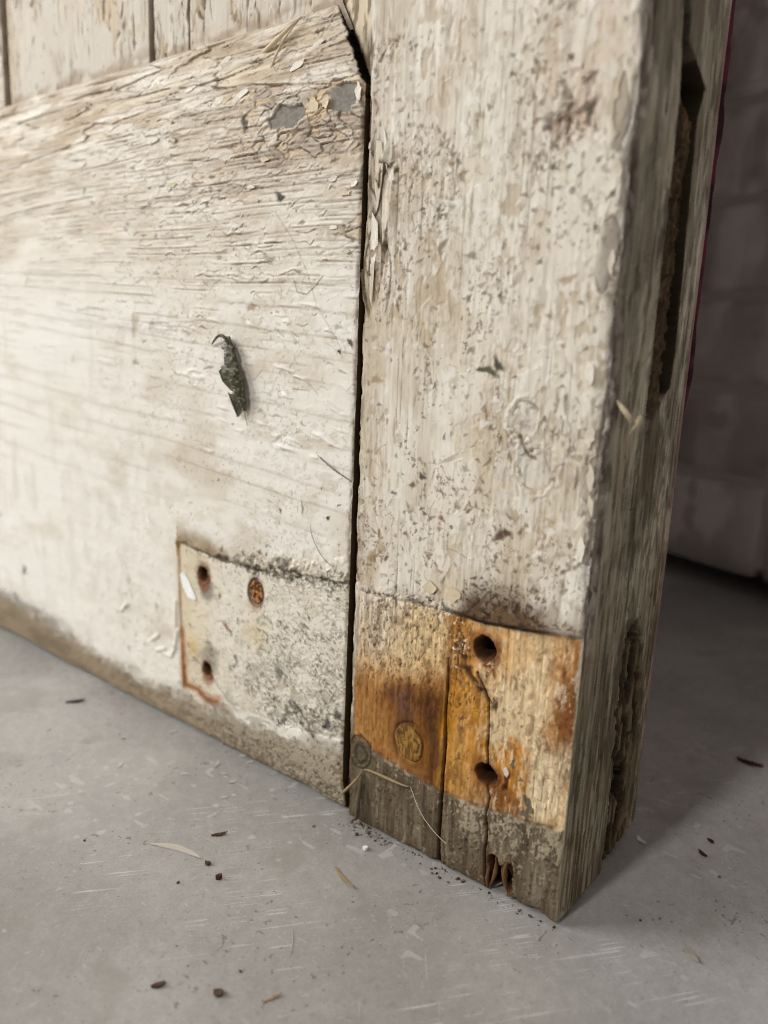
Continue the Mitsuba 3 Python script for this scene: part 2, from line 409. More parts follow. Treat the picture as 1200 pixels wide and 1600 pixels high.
def stain(pts, color, amount, soft, warp=3.0, scale=7):
    S.mix(P * min(1, 1.12 * amount) * ss(-1.3 * soft - 0.6, 1.1 * soft + 0.4, S.sdf(pts, warp, scale) + 9 * (fray - 0.5)) * (0.70 + 0.5 * (S.n(1.3, 14) - 0.3) + 0.5 * (S.n(1.2, 2.0) - 0.5)), color)


stain([(-114, 92), (-106, 98), (-98, 86), (-90, 100), (-78, 94), (-70, 110), (-60, 108), (-59, 36), (-114, 38)], C(208, 176, 122), 0.4, 12, 5, 10)
stain([(-114, 76), (-106, 84), (-98, 80), (-90, 84), (-78, 80), (-70, 90), (-60, 90), (-59, 36), (-114, 38)], C(172, 116, 50), 0.95, 8, 5, 10)
S.mix(P * 0.5 * blot_n * ss(86, 74, V) * ss(-58, -66, U), C(132, 84, 34))
stain([(-84, 84), (-72, 82), (-58, 90), (-59, 38), (-82, 36), (-76, 48), (-88, 62), (-98, 70)], rust, 0.95, 5)
stain([(-78, 76), (-60, 84), (-59, 40), (-70, 38), (-70, 56)], drust, 0.95, 4)
stain([(-94, 76), (-82, 78), (-76, 66), (-86, 62)], plum, 0.85, 3)
stain([(-61, 124), (-50, 124), (-50, 112), (-46, 100), (-40, 86), (-38, 62), (-42, 44), (-60, 36)], amber, 1.0, 3)
stain([(-60, 122), (-52, 122), (-53, 104), (-50, 96), (-60, 90)], C(140, 88, 36), 0.75, 3)
stain([(-38, 92), (-14, 118), (-12, 46), (-19, 52), (-22, 70), (-37, 72)], C(212, 190, 152), 0.75, 4)
stain([(-54, 122), (-30, 123), (-30, 104), (-54, 104)], C(204, 152, 86), 0.7, 6)
stain([(-12, 124), (2, 125), (2, 62), (-6, 58), (-13, 80), (-8, 100)], C(150, 90, 28), 0.95, 4, 5)
stain([(-8, 110), (2, 112), (2, 66), (-5, 62)], C(96, 52, 20), 0.75, 3, 4)
stain([(-28, 74), (-20, 73), (-18, 60), (-20, 47), (-30, 44), (-34, 60)], C(182, 118, 16), 0.95, 1.5, 2)
stain([(-46, 62), (-32, 52), (-18, 46), (-16, 40), (-48, 38)], C(126, 72, 26), 0.85, 4)
stain([(-16, 72), (-2, 78), (0, 46), (-14, 42)], C(216, 200, 166), 0.7, 4)
stain([(-60, 62), (-48, 66), (-42, 52), (-46, 40), (-60, 38)], C(190, 144, 80), 0.6, 4)
# grain and small checks in the bare wood
mott = S.n(1.5, 2.6, 4)
S.col *= (1 - P * 0.75 * (mott - 0.5))[..., None]
S.h += P * 0.45 * (mott - 0.5)
S.mix(P * 0.5 * ss(0.56, 0.66, S.n(2.6, 5, 4)) * ss(0.4, 0.6, S.n(14, 20)), C(110, 66, 28))
S.mix(P * 0.45 * ss(0.58, 0.68, S.n(1.8, 6, 4)) * ss(-56, -30, U), C(232, 214, 180))
S.col *= (1 - P * 0.32 * (grain - 0.5))[..., None]
S.h += P * (0.5 * (grain - 0.5) + 0.3 * (S.n(2.5, 30) - 0.5)) - 0.5 * P * lw
gl = np.exp(-((np.abs(S.n(1.8, 34, 2) - 0.5)) / 0.02) ** 2) * ss(0.48, 0.62, S.n(9, 26))
S.mix(P * 0.45 * gl, C(100, 64, 30))
S.h -= 0.3 * P * gl
inpl = (ps > 1) & (U > -113) & (U < 0)
S.spots(650, inpl * ss(-30, -62, U) * ss(66, 92, V), 0.25, 0.9, [DARK, C(80, 54, 26)], 0.75, -0.12, 2.2, ang=1.3, box=(-113, -30, 60, 122))
S.spots(600, inpl * 0.8, 0.2, 0.6, [DARK, C(96, 60, 26)], 0.6, -0.1, 2, box=(-113, 0, 36, 124))
S.spots(160, inpl * ss(-50, -30, U), 0.25, 0.7, [C(226, 206, 168), C(232, 220, 196)], 0.5, 0.1, 2, ang=1.5, box=(-113, 0, 36, 124))
S.hairs(150, inpl * 1.0, 2, 12, 0.35, C(92, 56, 24), 0.6, -0.12, ang=1.57, spread=0.15, curl=0.2, box=(-113, 0, 36, 122))
S.hairs(60, inpl * 1.0, 2, 7, 0.35, C(140, 84, 36), 0.6, 0.1, ang=1.2, spread=0.6, curl=0.8, box=(-20, 0, 60, 122))
S.spot(-26, 63.5, 0.9, 2.0, 0.1, C(106, 92, 84), 0.95, 0, 0.3)
S.spot(-22, 58, 1.0, 0.9, 0.1, C(106, 92, 84), 0.9, 0, 0.3)
for q in [(-18.5, 49.5, 1.3, 2.6, 0.2), (-17, 46, 2.4, 1.5, 0.4), (-19, 43.5, 2.2, 1.3, -0.3), (-17.5, 40.5, 1.0, 2.0, 0)]:
    S.spot(*q, C(104, 96, 84), 0.95, 0, 0.25)
# dark rotten seam running down from the upper hole
for k, (a, b, ru, rv, an) in enumerate([(-54, 108, 1.0, 2.5, 0.2), (-53, 103, 2.0, 2.6, 0.5), (-51, 98, 2.4, 2.6, -0.4), (-48, 94.5, 2.8, 1.6, -0.7), (-44, 91, 2.6, 1.3, -0.5), (-40, 88, 2.2, 1.0, -0.5), (-36.5, 85.5, 1.6, 2.4, 0.2)]):
    S.spot(a, b, ru * 1.25, rv * 1.15, an, C(54, 34, 20), 0.92, -0.7, 0.8)
S.spots(50, np.exp(-(((U + 56) / 2.5) ** 2 + ((V - 108) / 9) ** 2)), 0.3, 0.9, [C(236, 224, 196), DARK], 0.85, 0.2, box=(-64, -48, 92, 122))
# the step and dirt along the plate's edges
td = S.line([(-116, 121), (-104, 119.5), (-79, 121), (-62, 121.5), (-43, 121), (-23, 123), (0, 125.5)])
above = ss(0.3, -0.8, ps)
amp = ss(-112, -100, U) * (0.55 + 0.6 * ss(-64, -50, U) * ss(-8, -22, U))
S.mix(front * P * 0.45 * np.exp(-(td / 3.5) ** 2) * ss(0.35, 0.6, S.n(4, 8, 4)) * ss(-100, -70, U), C(92, 54, 22))
w = 1.2 + 3.0 * ss(0.45, 0.7, S.n(7)) + 9.5 * ss(-60, -48, U) * ss(-14, -34, U) + 3 * ss(-8, -20, U) * ss(-60, -50, U)
S.mix(front * above * amp * np.exp(-(td / w) ** 2) * (0.55 + 0.9 * S.n(2, 4)), C(70, 46, 26))
S.mix(front * above * ss(-64, -40, U) * 0.55 * ss(15, 3, td + 7 * (S.n(6, 8) - 0.5) * 2), C(124, 100, 74))
S.mix(front * 0.9 * amp * np.exp(-((td - 0.3) / (0.5 + 0.7 * S.n(5))) ** 2), C(44, 28, 16))
S.spots(420, front * above * amp * np.exp(-(td / (w + 2.5)) ** 2), 0.3, 1.1, [DARK, BLACK, C(70, 46, 26)], 0.8, 0.1, box=(-114, 0, 116, 142))
S.spots(90, front * amp * np.exp(-((td - 1) / 2.5) ** 2) * ss(-58, -70, U), 0.4, 1.4, [C(226, 214, 190)], 0.8, 0.3, box=(-114, -56, 114, 126))
S.h += 0.35 * front * above * np.exp(-(td / 2.2) ** 2) * S.n(3)
bd = S.line([(-113, 43), (-85, 39), (-60, 36), (-36, 38), (-15, 41), (1, 44)])
S.mix(front * 0.85 * np.exp(-(bd / (0.6 + 1.6 * S.n(5))) ** 2) * ss(0.25, 0.45, S.n(6)), C(80, 44, 18))
d = np.hypot((U + 79.4) / 9.0, (V - 53.5) / 10.2)
S.mix(front * 0.75 * np.exp(-((d - 1.0 + 0.2 * (S.n(4) - 0.5)) / 0.12) ** 2) * ss(-0.6, 0.8, (V - 53.5) * 0.08 - (U + 79.4) * 0.08), C(52, 32, 16))  # rim shadow at the plug's upper left, painted into the wood
S.mix(front * 0.5 * ss(1.9, 1.0, d + 0.5 * (S.n(5, 9) - 0.5)) * ss(0.95, 1.0, d), C(112, 70, 30))
S.h -= front * 0.5 * ss(1.05, 0.9, d)
# --- bare dirty foot of the stile below the plate
B = front * ss(1.4, -1.6, ps + 3 * (S.n(4, 6, 4) - 0.5)) * (V < 80)
B = B * ss(60, 46, V)
S.mix(B * 0.94, C(110, 97, 76))
S.mix(B * 0.6 * ss(0.4, 0.65, S.n(5, 22, 4)), C(84, 70, 52))
S.mix(B * 0.5 * ss(0.5, 0.62, S.n(1.4, 16, 3)), C(62, 50, 37))
S.mix(B * 0.45 * ss(-52, -66, U) * ss(0.4, 0.6, S.n(6)), C(96, 82, 62))
S.mix(B * 0.7 * ss(9, 0, V + 6 * (S.n(6) - 0.5)), C(74, 60, 44))
S.col *= (1 - B * 0.4 * (S.n(0.9, 24) - 0.5) - B * 0.3 * (S.n(1.2) - 0.5))[..., None]
S.h += B * (0.5 * (S.n(1.6, 14) - 0.5) + 0.6 * (S.n(5, 8) - 0.5) + 0.3 * (S.n(0.9) - 0.5) - 0.15)
rem = B * ss(0.47, 0.58, 0.5 * S.n(1.0, 1.6, 2) + 0.3 * S.n(3, 4, 3) + 0.2 * S.n(8, 9, 2) + 0.10 * ss(20, 40, V) - 0.12 * ss(20, 6, V) - 0.16 * ss(-50, -64, U) + 0.05 * ss(-12, -4, U) - 0.04)
S.mix(0.6 * rem * ss(10, 34, V), C(180, 166, 140))
S.h += 0.3 * rem
S.spots(500, B, 0.3, 1.0, [C(50, 42, 32), C(150, 138, 116), BLACK], 0.7, 0.15, box=(-114, 0, 0, 46))
# knot at the foot beside the joint
d = np.hypot(U + 108, (V - 38) * 0.9) + 1.2 * (S.n(3) - 0.5)
S.mix(front * ss(8, 4, d), C(92, 82, 64))
d = d + 2.5 * (S.n(3.5, 3.5, 3) - 0.5)
S.mix(front * 0.6 * ss(0.3, 0.7, 0.5 + 0.5 * np.cos(d * 1.7) + 0.8 * (S.n(2) - 0.5)) * ss(8, 6, d), C(52, 43, 32))
S.mix(front * 0.8 * np.exp(-((d - 7) / 0.8) ** 2), C(56, 46, 34))
S.h += front * 0.3 * np.cos(d * 1.7) * ss(8, 6, d)
# --- two long splits
for pts, w0, w1, dep in [([(-60.6, 100), (-60, 90), (-60.5, 75), (-59.5, 60), (-60, 45), (-59.6, 30), (-60, 15), (-59, -2)], 0.25, 1.6, 3.5),
                         ([(-46, 98), (-42, 92), (-39.5, 86), (-38.6, 76), (-39, 66), (-37.5, 58)], 0.3, 0.8, 2.0), ([(-37.5, 52), (-36, 44), (-36.6, 36), (-35.4, 28), (-36, 18), (-35, 6)], 0.4, 0.8, 2.0)]:
    d = S.line(pts) + 0.2 * (S.n(1.5, 4) - 0.5) * 2
    v0, v1 = pts[-1][1], pts[0][1]
    w = w1 + (w0 - w1) * np.clip((V - v0) / (v1 - v0), 0, 1)
    m = front * ss(w / 2 + 0.35, w / 2 - 0.2, d)
    S.h -= dep * m
    S.mix(m, BLACK)
    S.mix(front * 0.5 * ss(w / 2 + 2.5, w / 2, d) * ss(0.4, 0.6, S.n(2, 8)), C(90, 56, 28))
# --- bolt screw holes
for (a, b, ru, rv, dep) in [(-43, 109.6, 5.6, 5.2, 11.0), (-38, 54.2, 5.2, 4.6, 12.0)]:
    d = np.hypot((U - a) / ru, (V - b) / rv)
    th = np.arctan2(V - b, U - a)
    d = d * (1 + 0.04 * np.sin(2 * th + a)) + 0.22 * (S.n(2.2, 3.5, 4) - 0.5)
    S.mix(front * 0.85 * ss(1.9, 0.95, d + 0.9 * (S.n(3, 5) - 0.5)), C(120, 66, 26))
    S.mix(front * 0.8 * ss(1.22, 0.95, d), C(64, 36, 18))
    S.h += front * 0.35 * np.exp(-((d - 1.12) / 0.1) ** 2)
    S.h -= front * dep * ss(1.04, 0.62, d)
    S.mix(front * ss(0.98, 0.8, d), C(60, 38, 22))
    S.mix(front * 0.8 * ss(0.75, 0.4, d), C(30, 20, 13))
S.spots(14, np.exp(-(((U + 40) / 3) ** 2 + ((V - 102) / 2.5) ** 2)), 0.5, 1.3, [C(110, 60, 26), C(220, 190, 150)], 0.85, 0.5, box=(-46, -34, 97, 106))
S.spot(-28.5, 55, 1.5, 2.8, 0.2, C(80, 40, 24), 0.9, -0.6, 0.6)
S.spot(-29.5, 52, 1.2, 2.0, -0.2, C(70, 36, 22), 0.9, 0.5, 0.6)
# --- rotted hollow at the very foot
d = S.sdf([(-34, 17), (-31, 19), (-28, 15), (-23, 19), (-21, 12), (-23, 3), (-26, -3), (-35, -3), (-34, 6)], 1.4, 3)
S.h -= front * 6.5 * ss(-0.3, 2.5, d)
S.mix(front * ss(-0.6, 0.6, d), C(98, 64, 36))
S.mix(front * 0.8 * ss(0.4, 0.7, S.n(1.2, 12)) * ss(-0.6, 0.6, d), C(64, 38, 20))
S.mix(front * ss(5.5, 3.5, np.hypot(U + 30, (V - 5) * 0.9)), C(26, 17, 11))
S.h -= front * 5 * ss(5.5, 3, np.hypot(U + 30, (V - 5) * 0.9))

# --- the door's edge: bare greyish wood with strong upright grain
eg, eg2 = S.n(1.0, 55, 3), S.n(4.0, 120, 3)
ew = C(120, 117, 97)
E_ = edge
S.mix(E_, ew)
S.mix(E_ * 0.75 * ss(130, 250, V + 80 * (S.n(8, 60) - 0.5)) * ss(44, 34, U + 4 * (S.n(4, 40) - 0.5)), C(170, 165, 146))
S.mix(E_ * 0.5 * ss(180, 260, V) * ss(50, 60, U), C(150, 140, 120))
S.mix(E_ * 0.6 * ss(0.4, 0.65, S.n(5, 60, 3)), C(112, 100, 78))
S.mix(E_ * 0.5 * ss(0.45, 0.7, S.n(9, 40, 3)), C(134, 112, 92))
S.mix(E_ * 0.45 * ss(150, 230, V + 60 * (S.n(9, 40, 4) - 0.5)), C(180, 175, 158))
S.mix(E_ * 0.55 * ss(0.55, 0.6, S.n(7, 26, 5)) * ss(90, 160, V), C(190, 184, 168))
S.col *= (1 - E_ * (0.45 * (S.n(2.2, 7, 4) - 0.5)))[..., None]
S.mix(E_ * 0.5 * ss(200, 60, V) * ss(0.3, 0.6, S.n(7, 50)), C(104, 90, 70))
S.mix(E_ * 0.5 * ss(40, 0, V), C(96, 84, 64))
S.col *= (1 - E_ * (0.65 * (eg - 0.5) + 0.6 * (eg2 - 0.5)))[..., None]
S.mix(E_ * 0.55 * ss(0.54, 0.66, S.n(1.6, 30, 3)) * ss(0.35, 0.6, S.n(10, 60, 3)), C(66, 54, 38))
S.mix(E_ * 0.4 * ss(0.56, 0.68, S.n(1.2, 22, 3)), C(186, 178, 158))
S.h += E_ * (0.5 * (eg - 0.5) + 0.8 * (eg2 - 0.5))
gl = E_ * np.exp(-((np.abs(S.n(1.5, 60, 2) - 0.5)) / 0.03) ** 2) * ss(0.42, 0.6, S.n(9, 40))
S.mix(0.6 * gl, C(58, 46, 32))
S.h -= 0.5 * gl
one = np.ones_like(U)
S.spots(260, (U > 3) * (U < 80) * 1.0, 0.4, 1.6, [C(60, 48, 34), C(80, 62, 44)], 0.7, -0.2, 4, ang=1.57, box=(3, 80, 0, 350))
S.spots(120, (U > 3) * (U < 80) * 1.0, 0.3, 1.2, [C(186, 172, 148)], 0.5, 0.1, 5, ang=1.57, box=(3, 80, 0, 350))
S.hairs(60, (U > 8) * (U < 36) * ss(150, 200, V), 4, 11, 0.7, C(66, 58, 42), 0.6, -0.1, ang=0.6, spread=0.5, curl=0.5, box=(6, 37, 170, 300))
# worn rounded arris: greyed, scalloped
wob = S.n(400, 14, 4)
band = np.exp(-((U - 1.5) / 4.2) ** 2)
S.h -= band * (1.2 + 6.5 * (wob - 0.45) + 4.0 * (S.n(3, 7, 4) - 0.5) + 1.2 * ss(0.55, 0.62, S.n(300, 9, 3))) * ss(110, 150, V) * ss(330, 300, V) + band * 0.5
A = ss(-3.5, -1.0, U + 7 * (S.n(5, 14, 4) - 0.5)) * ss(9.5, 5.5, U + 6 * (S.n(4, 14) - 0.5)) * ss(90, 150, V)
S.mix(A * 0.8, C(130, 120, 113))
S.mix(A * 0.8 * ss(0.45, 0.57, S.n(2.6, 10, 4)), C(88, 76, 68))
S.mix(A * 0.7 * ss(0.56, 0.66, S.n(2.0, 7, 3)), C(196, 190, 184))
S.h += A * 1.3 * (S.n(2.4, 7, 3) - 0.5)
# long slot for the lost wedge
wv = 1.4 * (S.n(300, 10, 3) - 0.5) * 2
slot = [(34, 360), (38.5, 341), (61, 331), (57, 320), (58, 303), (59.5, 268), (61.5, 232), (60, 219), (52, 213), (44, 206), (38, 207), (38, 232), (37, 268), (37, 301), (36, 328), (30, 352), (29, 360)]
sd = S.sdf(slot, 0.5, 3) + wv * 0.4
m = E_ * ss(-0.5, 0.9, sd)
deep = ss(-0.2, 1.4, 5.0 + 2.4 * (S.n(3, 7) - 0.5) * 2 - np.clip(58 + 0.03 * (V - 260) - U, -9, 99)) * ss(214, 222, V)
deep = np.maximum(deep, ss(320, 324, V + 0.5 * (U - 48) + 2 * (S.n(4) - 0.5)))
dirtc = S.n(3, 5, 4)
S.h -= m * (1.4 + 16 * deep + 3.0 * (dirtc - 0.5))
S.mix(m, C(86, 66, 44))
S.mix(m * 0.8 * ss(0.42, 0.58, S.n(3, 6, 5)), C(40, 31, 22))
S.mix(m * 0.6 * ss(0.52, 0.66, S.n(2, 4, 3)), C(126, 100, 70))
S.mix(m * 0.6 * ss(324, 285, V) * ss(255, 275, V), C(44, 34, 24))
S.mix(E_ * np.maximum(m, ss(-1.6, -0.6, sd) * (U > 48)) * 0.98 * np.maximum(deep, ss(53, 57, U) * (V > 216) * (V < 338)), C(9, 7, 5))  # shade of the deep crack painted near black, over its wall too
S.spots(300, m * (1 - deep), 0.4, 1.5, [C(30, 24, 18), C(116, 92, 60), C(72, 52, 34), C(90, 88, 58)], 0.8, 1.0, box=(35, 62, 205, 335))
S.mix(E_ * 0.55 * np.exp(-(np.minimum(sd, 0) / 1.5) ** 2) * (sd < 0), C(70, 56, 38))
S.mix(E_ * 0.7 * np.exp(-(((U - 48) / 8) ** 2 + ((V - 190) / 18) ** 2)), C(72, 54, 36))
# rotted strip low on the edge
rot = E_ * ss(-1, 2, S.sdf([(43, 118), (52, 122), (64, 106), (69, 80), (70, 52), (68, 30), (70, 10), (66, -4), (45, -4), (46, 30), (43, 70), (41, 98)], 3.5, 7))
S.mix(E_ * 0.5 * ss(0.5, 0.62, S.n(10, 34, 5)), C(70, 60, 46))
S.mix(E_ * 0.45 * ss(0.55, 0.64, S.n(5, 12, 5)) * ss(2, 6, U), C(52, 44, 33))
S.mix(E_ * 0.5 * ss(0.55, 0.66, S.n(1.6, 26, 3)) * ss(40, 30, U), C(168, 160, 140))
S.mix(rot * 0.85, C(64, 52, 37))
rn = S.n(3, 10, 5)
S.mix(rot * 0.85 * ss(0.50, 0.40, rn), C(26, 20, 14))
S.mix(rot * 0.4 * ss(0.55, 0.65, rn), C(140, 120, 90))
S.h -= rot * (0.8 + 6.5 * ss(0.6, 0.3, rn))
crk = E_ * ss(1.2, 0.3, S.line([(44, 112), (43, 98), (44.5, 84), (45, 66), (46.5, 50), (46, 34), (47.5, 18), (48, -3)]) + 1.0 * (S.n(2, 6) - 0.5) * 2)
S.mix(crk, C(24, 18, 13))
S.h -= 4 * crk
for (a, b, ru, rv, an) in [(46, 72, 1.6, 4, 0.2), (47, 56, 1.6, 5, 0), (48, 44, 1.5, 3.5, 0), (62, 62, 3.0, 1.1, -0.2), (63, 55, 1.6, 1.8, 0), (61, 46, 2.4, 1.6, 0.2), (62.5, 42, 1.2, 3.5, 0), (59, 30, 1.2, 6, 0.1), (60, 92, 1.4, 5, 0.1), (63, 80, 1.0, 4, 0), (55, 112, 1.0, 3, 0), (57, 20, 1.0, 5, 0), (62, 18, 1.2, 6, 0)]:
    S.spot(a, b, ru, rv, an, C(20, 15, 11), 0.95, -2.5, 0.5)
# pink tint left on the far corner
S.mix(ss(TH - 4.5, TH - 1.5, U + 2.5 * (S.n(2, 20) - 0.5)) * ss(20, 60, V) * 0.45, C(170, 130, 128))
S.mix(ss(TH - 1.5, TH + 0.5, U), C(140, 44, 82))
# inside of the joint
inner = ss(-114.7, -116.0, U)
S.mix(inner * (V < 338), C(46, 36, 26))  # joint wall painted dark brown for the gap's shade
S.mix(front * 0.55 * ss(-110.5, -115, U + 3 * (S.n(2, 6) - 0.5)) * ss(0.35, 0.6, S.n(3, 9)), C(96, 74, 48))
S.mix(inner * (V >= 338) * 0.8, C(206, 192, 166))
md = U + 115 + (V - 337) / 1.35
S.mix(inner * (V >= 330) * ss(4.0, 1.0, md + 3 * (S.n(3) - 0.5)), C(30, 23, 16))  # shadow along the mitre, painted into the chamfer
S.mix(inner * ss(362, 340, V + 8 * (S.n(5) - 0.5)) * (V > 334), C(70, 54, 34))
S.h -= front * 1.3 * np.exp(-((U + 115) / 1.3) ** 2) * (V < 338) * ss(0.35, 0.7, S.n(2, 9, 4))
S.mix(front * 0.7 * ss(-113.2, -114.8, U) * ss(0.52, 0.62, S.n(2, 10, 4)), C(80, 62, 42))
# --- positions: cross-section, softly rounded at the arrises
fine = np.arange(-160, TH + 130, 0.1)


def section(u_, chamfer):
    x = np.where(u_ < -115, -115 - (0.9 * (-115 - u_) if chamfer else 0 * u_), np.minimum(u_, 0.0))
    y = np.where(u_ < -115, (0.32 if chamfer else 1.0) * (-115 - u_), np.clip(u_, 0, TH))
    x = np.where(u_ > TH, -(u_ - TH), x)
    return x, y


def profile(ch):
    x, y = section(fine, ch)
    x, y = gaussian_filter1d(x, 9), gaussian_filter1d(y, 9)
    tx, ty = np.gradient(x), np.gradient(y)
    L = np.hypot(tx, ty) + 1e-9
    return [np.interp(S.u, fine, q) for q in (x, y, ty / L, -tx / L)]


pa, pb = profile(False), profile(True)
mit = ((S.v[:, None] > 337 + 1.35 * (-115 - S.u[None])) & (S.u[None] < -115)).astype(float)
q = [np.where((S.u[None] < -115), mit * b + (1 - mit) * a, a) for a, b in zip(pa, pb)]
pos = np.stack([q[0], q[1], V], -1)
nrm = np.stack([q[2], q[3], 0 * V], -1)
low = 1.0 + 1.2 * S.n(7, 50)[0] + 2.2 * ss(0.5, 0.8, S.n(9, 50)[0]) * (S.u < 0) + ss(48, 84, S.u) * 6.5 + 2.5 * (S.u > 46) * S.n(3, 50)[0]
M, c = S.mesh(pos, nrm, low[None])
add(DOOR + '__stile', M, 'mat_wood', c)

# ================================================================ bottom rail
u = steps((-1200, -480, 12), (-480, -400, 0.75), (-400, -260, 0.62), (-260, -119, 0.45), (-119, -118.4, 0.2), (-118.4, -113, 1.5))
v = steps((0, 130, 0.42), (130, 250, 0.5), (250, 372, 0.42), (372, 378, 1.0))
S = Sheet(u, v, WHITE, 23)
U, V = S.U, S.V
g = V + 0.075 * (U + 118) * ss(300, 230, V) + 5 * (S.n(110, 30, 2) - 0.5)     # grain follows lines that fall to the right low down
near = ss(-400, -190, U)
high = ss(225, 320, V)
S.h += 0.38 * (S.n(14, 7, 4) - 0.5) + 0.15 * (S.n(2.2, 1.4, 2) - 0.5) * (0.4 + near)
S.mix(0.5 * ss(0.2, 0.7, S.n(60, 22, 4) * 0.5 + 0.35 * high), C(216, 205, 186))
S.mix(0.6 * ss(0.3, 0.75, S.n(90, 50, 4) * 0.5 + 0.3 * high + 0.2 * near * ss(300, 150, V) + 0.1), CREAM)
S.mix(0.5 * ss(0.5, 0.78, S.n(40, 18, 4) + 0.14 * high + 0.06 * near - 0.08), C(200, 186, 164))
S.mix(0.30 * near * ss(0.52, 0.7, S.n(12, 8, 4)), C(190, 172, 146))
S.mix(0.30 * high * ss(0.42, 0.62, S.n(30, 7, 4)), C(182, 164, 138))
tiny = S.n(2.0, 1.5, 3)
S.h += 0.22 * (tiny - 0.5)
S.mix(0.32 * ss(0.57, 0.68, tiny) * ss(0.35, 0.6, S.n(20, 14)) * (0.3 + 0.7 * near), C(166, 148, 120))


S.col *= (1 - 0.10 * (S.n(34, 1.3, 3) - 0.5))[..., None]
S.mix(0.2 * ss(0.54, 0.66, S.n(9, 14, 5)) * ss(-200, -280, U) * ss(230, 150, V), C(192, 182, 164))
S.mix(0.16 * ss(0.56, 0.66, S.n(5, 26, 4)) * ss(-220, -300, U) * ss(0.4, 0.6, S.n(60, 50)), C(176, 166, 150))


def ridge(period, seed_shift, sharp):
    """lines that follow the grain"""
    t = (g + 2.2 * (S.n(60, 14, 3) - 0.5)) / period + seed_shift
    i = np.floor(t)
    off = np.array([math.sin(k * 12.9898 + seed_shift * 78.2) * 43758.5 for k in range(-5, 400)])
    off = off - np.floor(off)
    r = off[np.clip(i.astype(int) + 5, 0, 404)]
    return np.abs(t - i - 0.25 - 0.5 * r) * period, r


d, r = ridge(11.5, 0.3, 1)
brk = ss(0.36, 0.52, S.n(70, 9, 3))
m = np.exp(-(d / 0.55) ** 2) * brk * (0.35 + 0.65 * r) * ss(120, 170, V)
S.mix(0.36 * m + 0.10 * np.exp(-(d / 2.0) ** 2) * brk * (V > 140), C(150, 126, 96))
S.h -= 0.30 * m
d, r = ridge(5.2, 7.7, 1)
brk = ss(0.50, 0.62, S.n(20, 5, 4))
m = np.exp(-(d / 0.42) ** 2) * brk * ss(195, 260, V + 22 * S.n(60, 30))
S.mix(0.42 * m, C(116, 94, 70))
S.h -= 0.4 * m
S.h += 0.3 * np.exp(-((d - 0.9) / 0.7) ** 2) * brk * ss(230, 270, V)           # paint curls up beside the cracks
d, r = ridge(2.9, 3.1, 1)
brk = ss(0.52, 0.6, S.n(16, 4, 3))
m = np.exp(-(d / 0.35) ** 2) * brk * ss(240, 300, V)
S.mix(0.55 * m, C(120, 98, 74))
S.h -= 0.35 * m
# brittle paint towards the top
F = ss(0.42, 0.62, S.n(50, 16, 4) * 0.55 + 0.42 * ss(255, 325, V) + 0.12 * near - 0.06) * ss(240, 280, V)
S.flakes(F * (0.25 + 0.35 * ss(-330, -200, U)), 22, 3.4, C(128, 106, 82), [C(212, 198, 174), C(198, 180, 156), C(220, 210, 194), C(190, 174, 152)], 0.2, 0.45, 0.035, 0.5)
F = ss(-210, -175, U + 14 * (S.n(12) - 0.5)) * ss(300, 318, V + 10 * (S.n(12) - 0.5)) * ss(350, 338, V)
S.flakes(F * 0.85, 8.5, 4.6, C(92, 76, 58), [C(206, 186, 156), C(188, 170, 150), C(166, 152, 138), C(212, 196, 170)], 0.45, 0.9, 0.08, 0.65)
F = ss(-146, -128, U + 14 * (S.n(8) - 0.5)) * ss(262, 272, V) * ss(322, 310, V) * ss(0.4, 0.55, S.n(12, 8, 3))
S.flakes(F * 0.6, 11, 3.4, C(92, 76, 58), [C(206, 190, 164), C(180, 166, 146)], 0.4, 1.3, 0.14, 0.7)
F = ss(322, 340, V + 10 * (S.n(30, 6) - 0.5))
S.flakes(F * 0.5, 46, 4.2, C(116, 96, 70), [C(208, 194, 170), C(194, 178, 152), C(220, 212, 196)], 0.22, 0.9, 0.05, 0.6)
S.mix(0.5 * F * ss(0.5, 0.66, S.n(26, 4, 4)), C(166, 142, 110))
# thin lips of paint curling up along the grain
for k in range(330):
    for _ in range(30):
        a, b = S.rng.uniform(-470, -122), S.rng.uniform(232, 374)
        if S.rng.random() < (0.25 + 0.75 * min(1, max(0, (b - 240) / 70))) * (0.35 + 0.65 * min(1, max(0, (a + 400) / 180))):
            break
    L = 2.5 + 11 * S.rng.random() ** 2
    w1, w2 = S.rng.normal() * 0.9, S.rng.normal() * 0.6
    sl = 0.02 * S.rng.normal() - 0.01
    pts = [(a + L * (t - 0.5), b + sl * L * (t - 0.5) + w1 * math.sin(3.1 * t) + w2 * math.sin(8 * t)) for t in np.linspace(0, 1, 8)]
    q = S.rng.random()
    S.stroke([(x, y - 0.6) for x, y in pts], 0.35, C(96, 76, 54), 0.45 + 0.35 * q, -0.3, 0.3)  # dark line below the lip: its shade, painted in
    S.stroke(pts, 0.35, C(232, 226, 214), 0.5, 0.2 + 0.55 * q, 0.4)
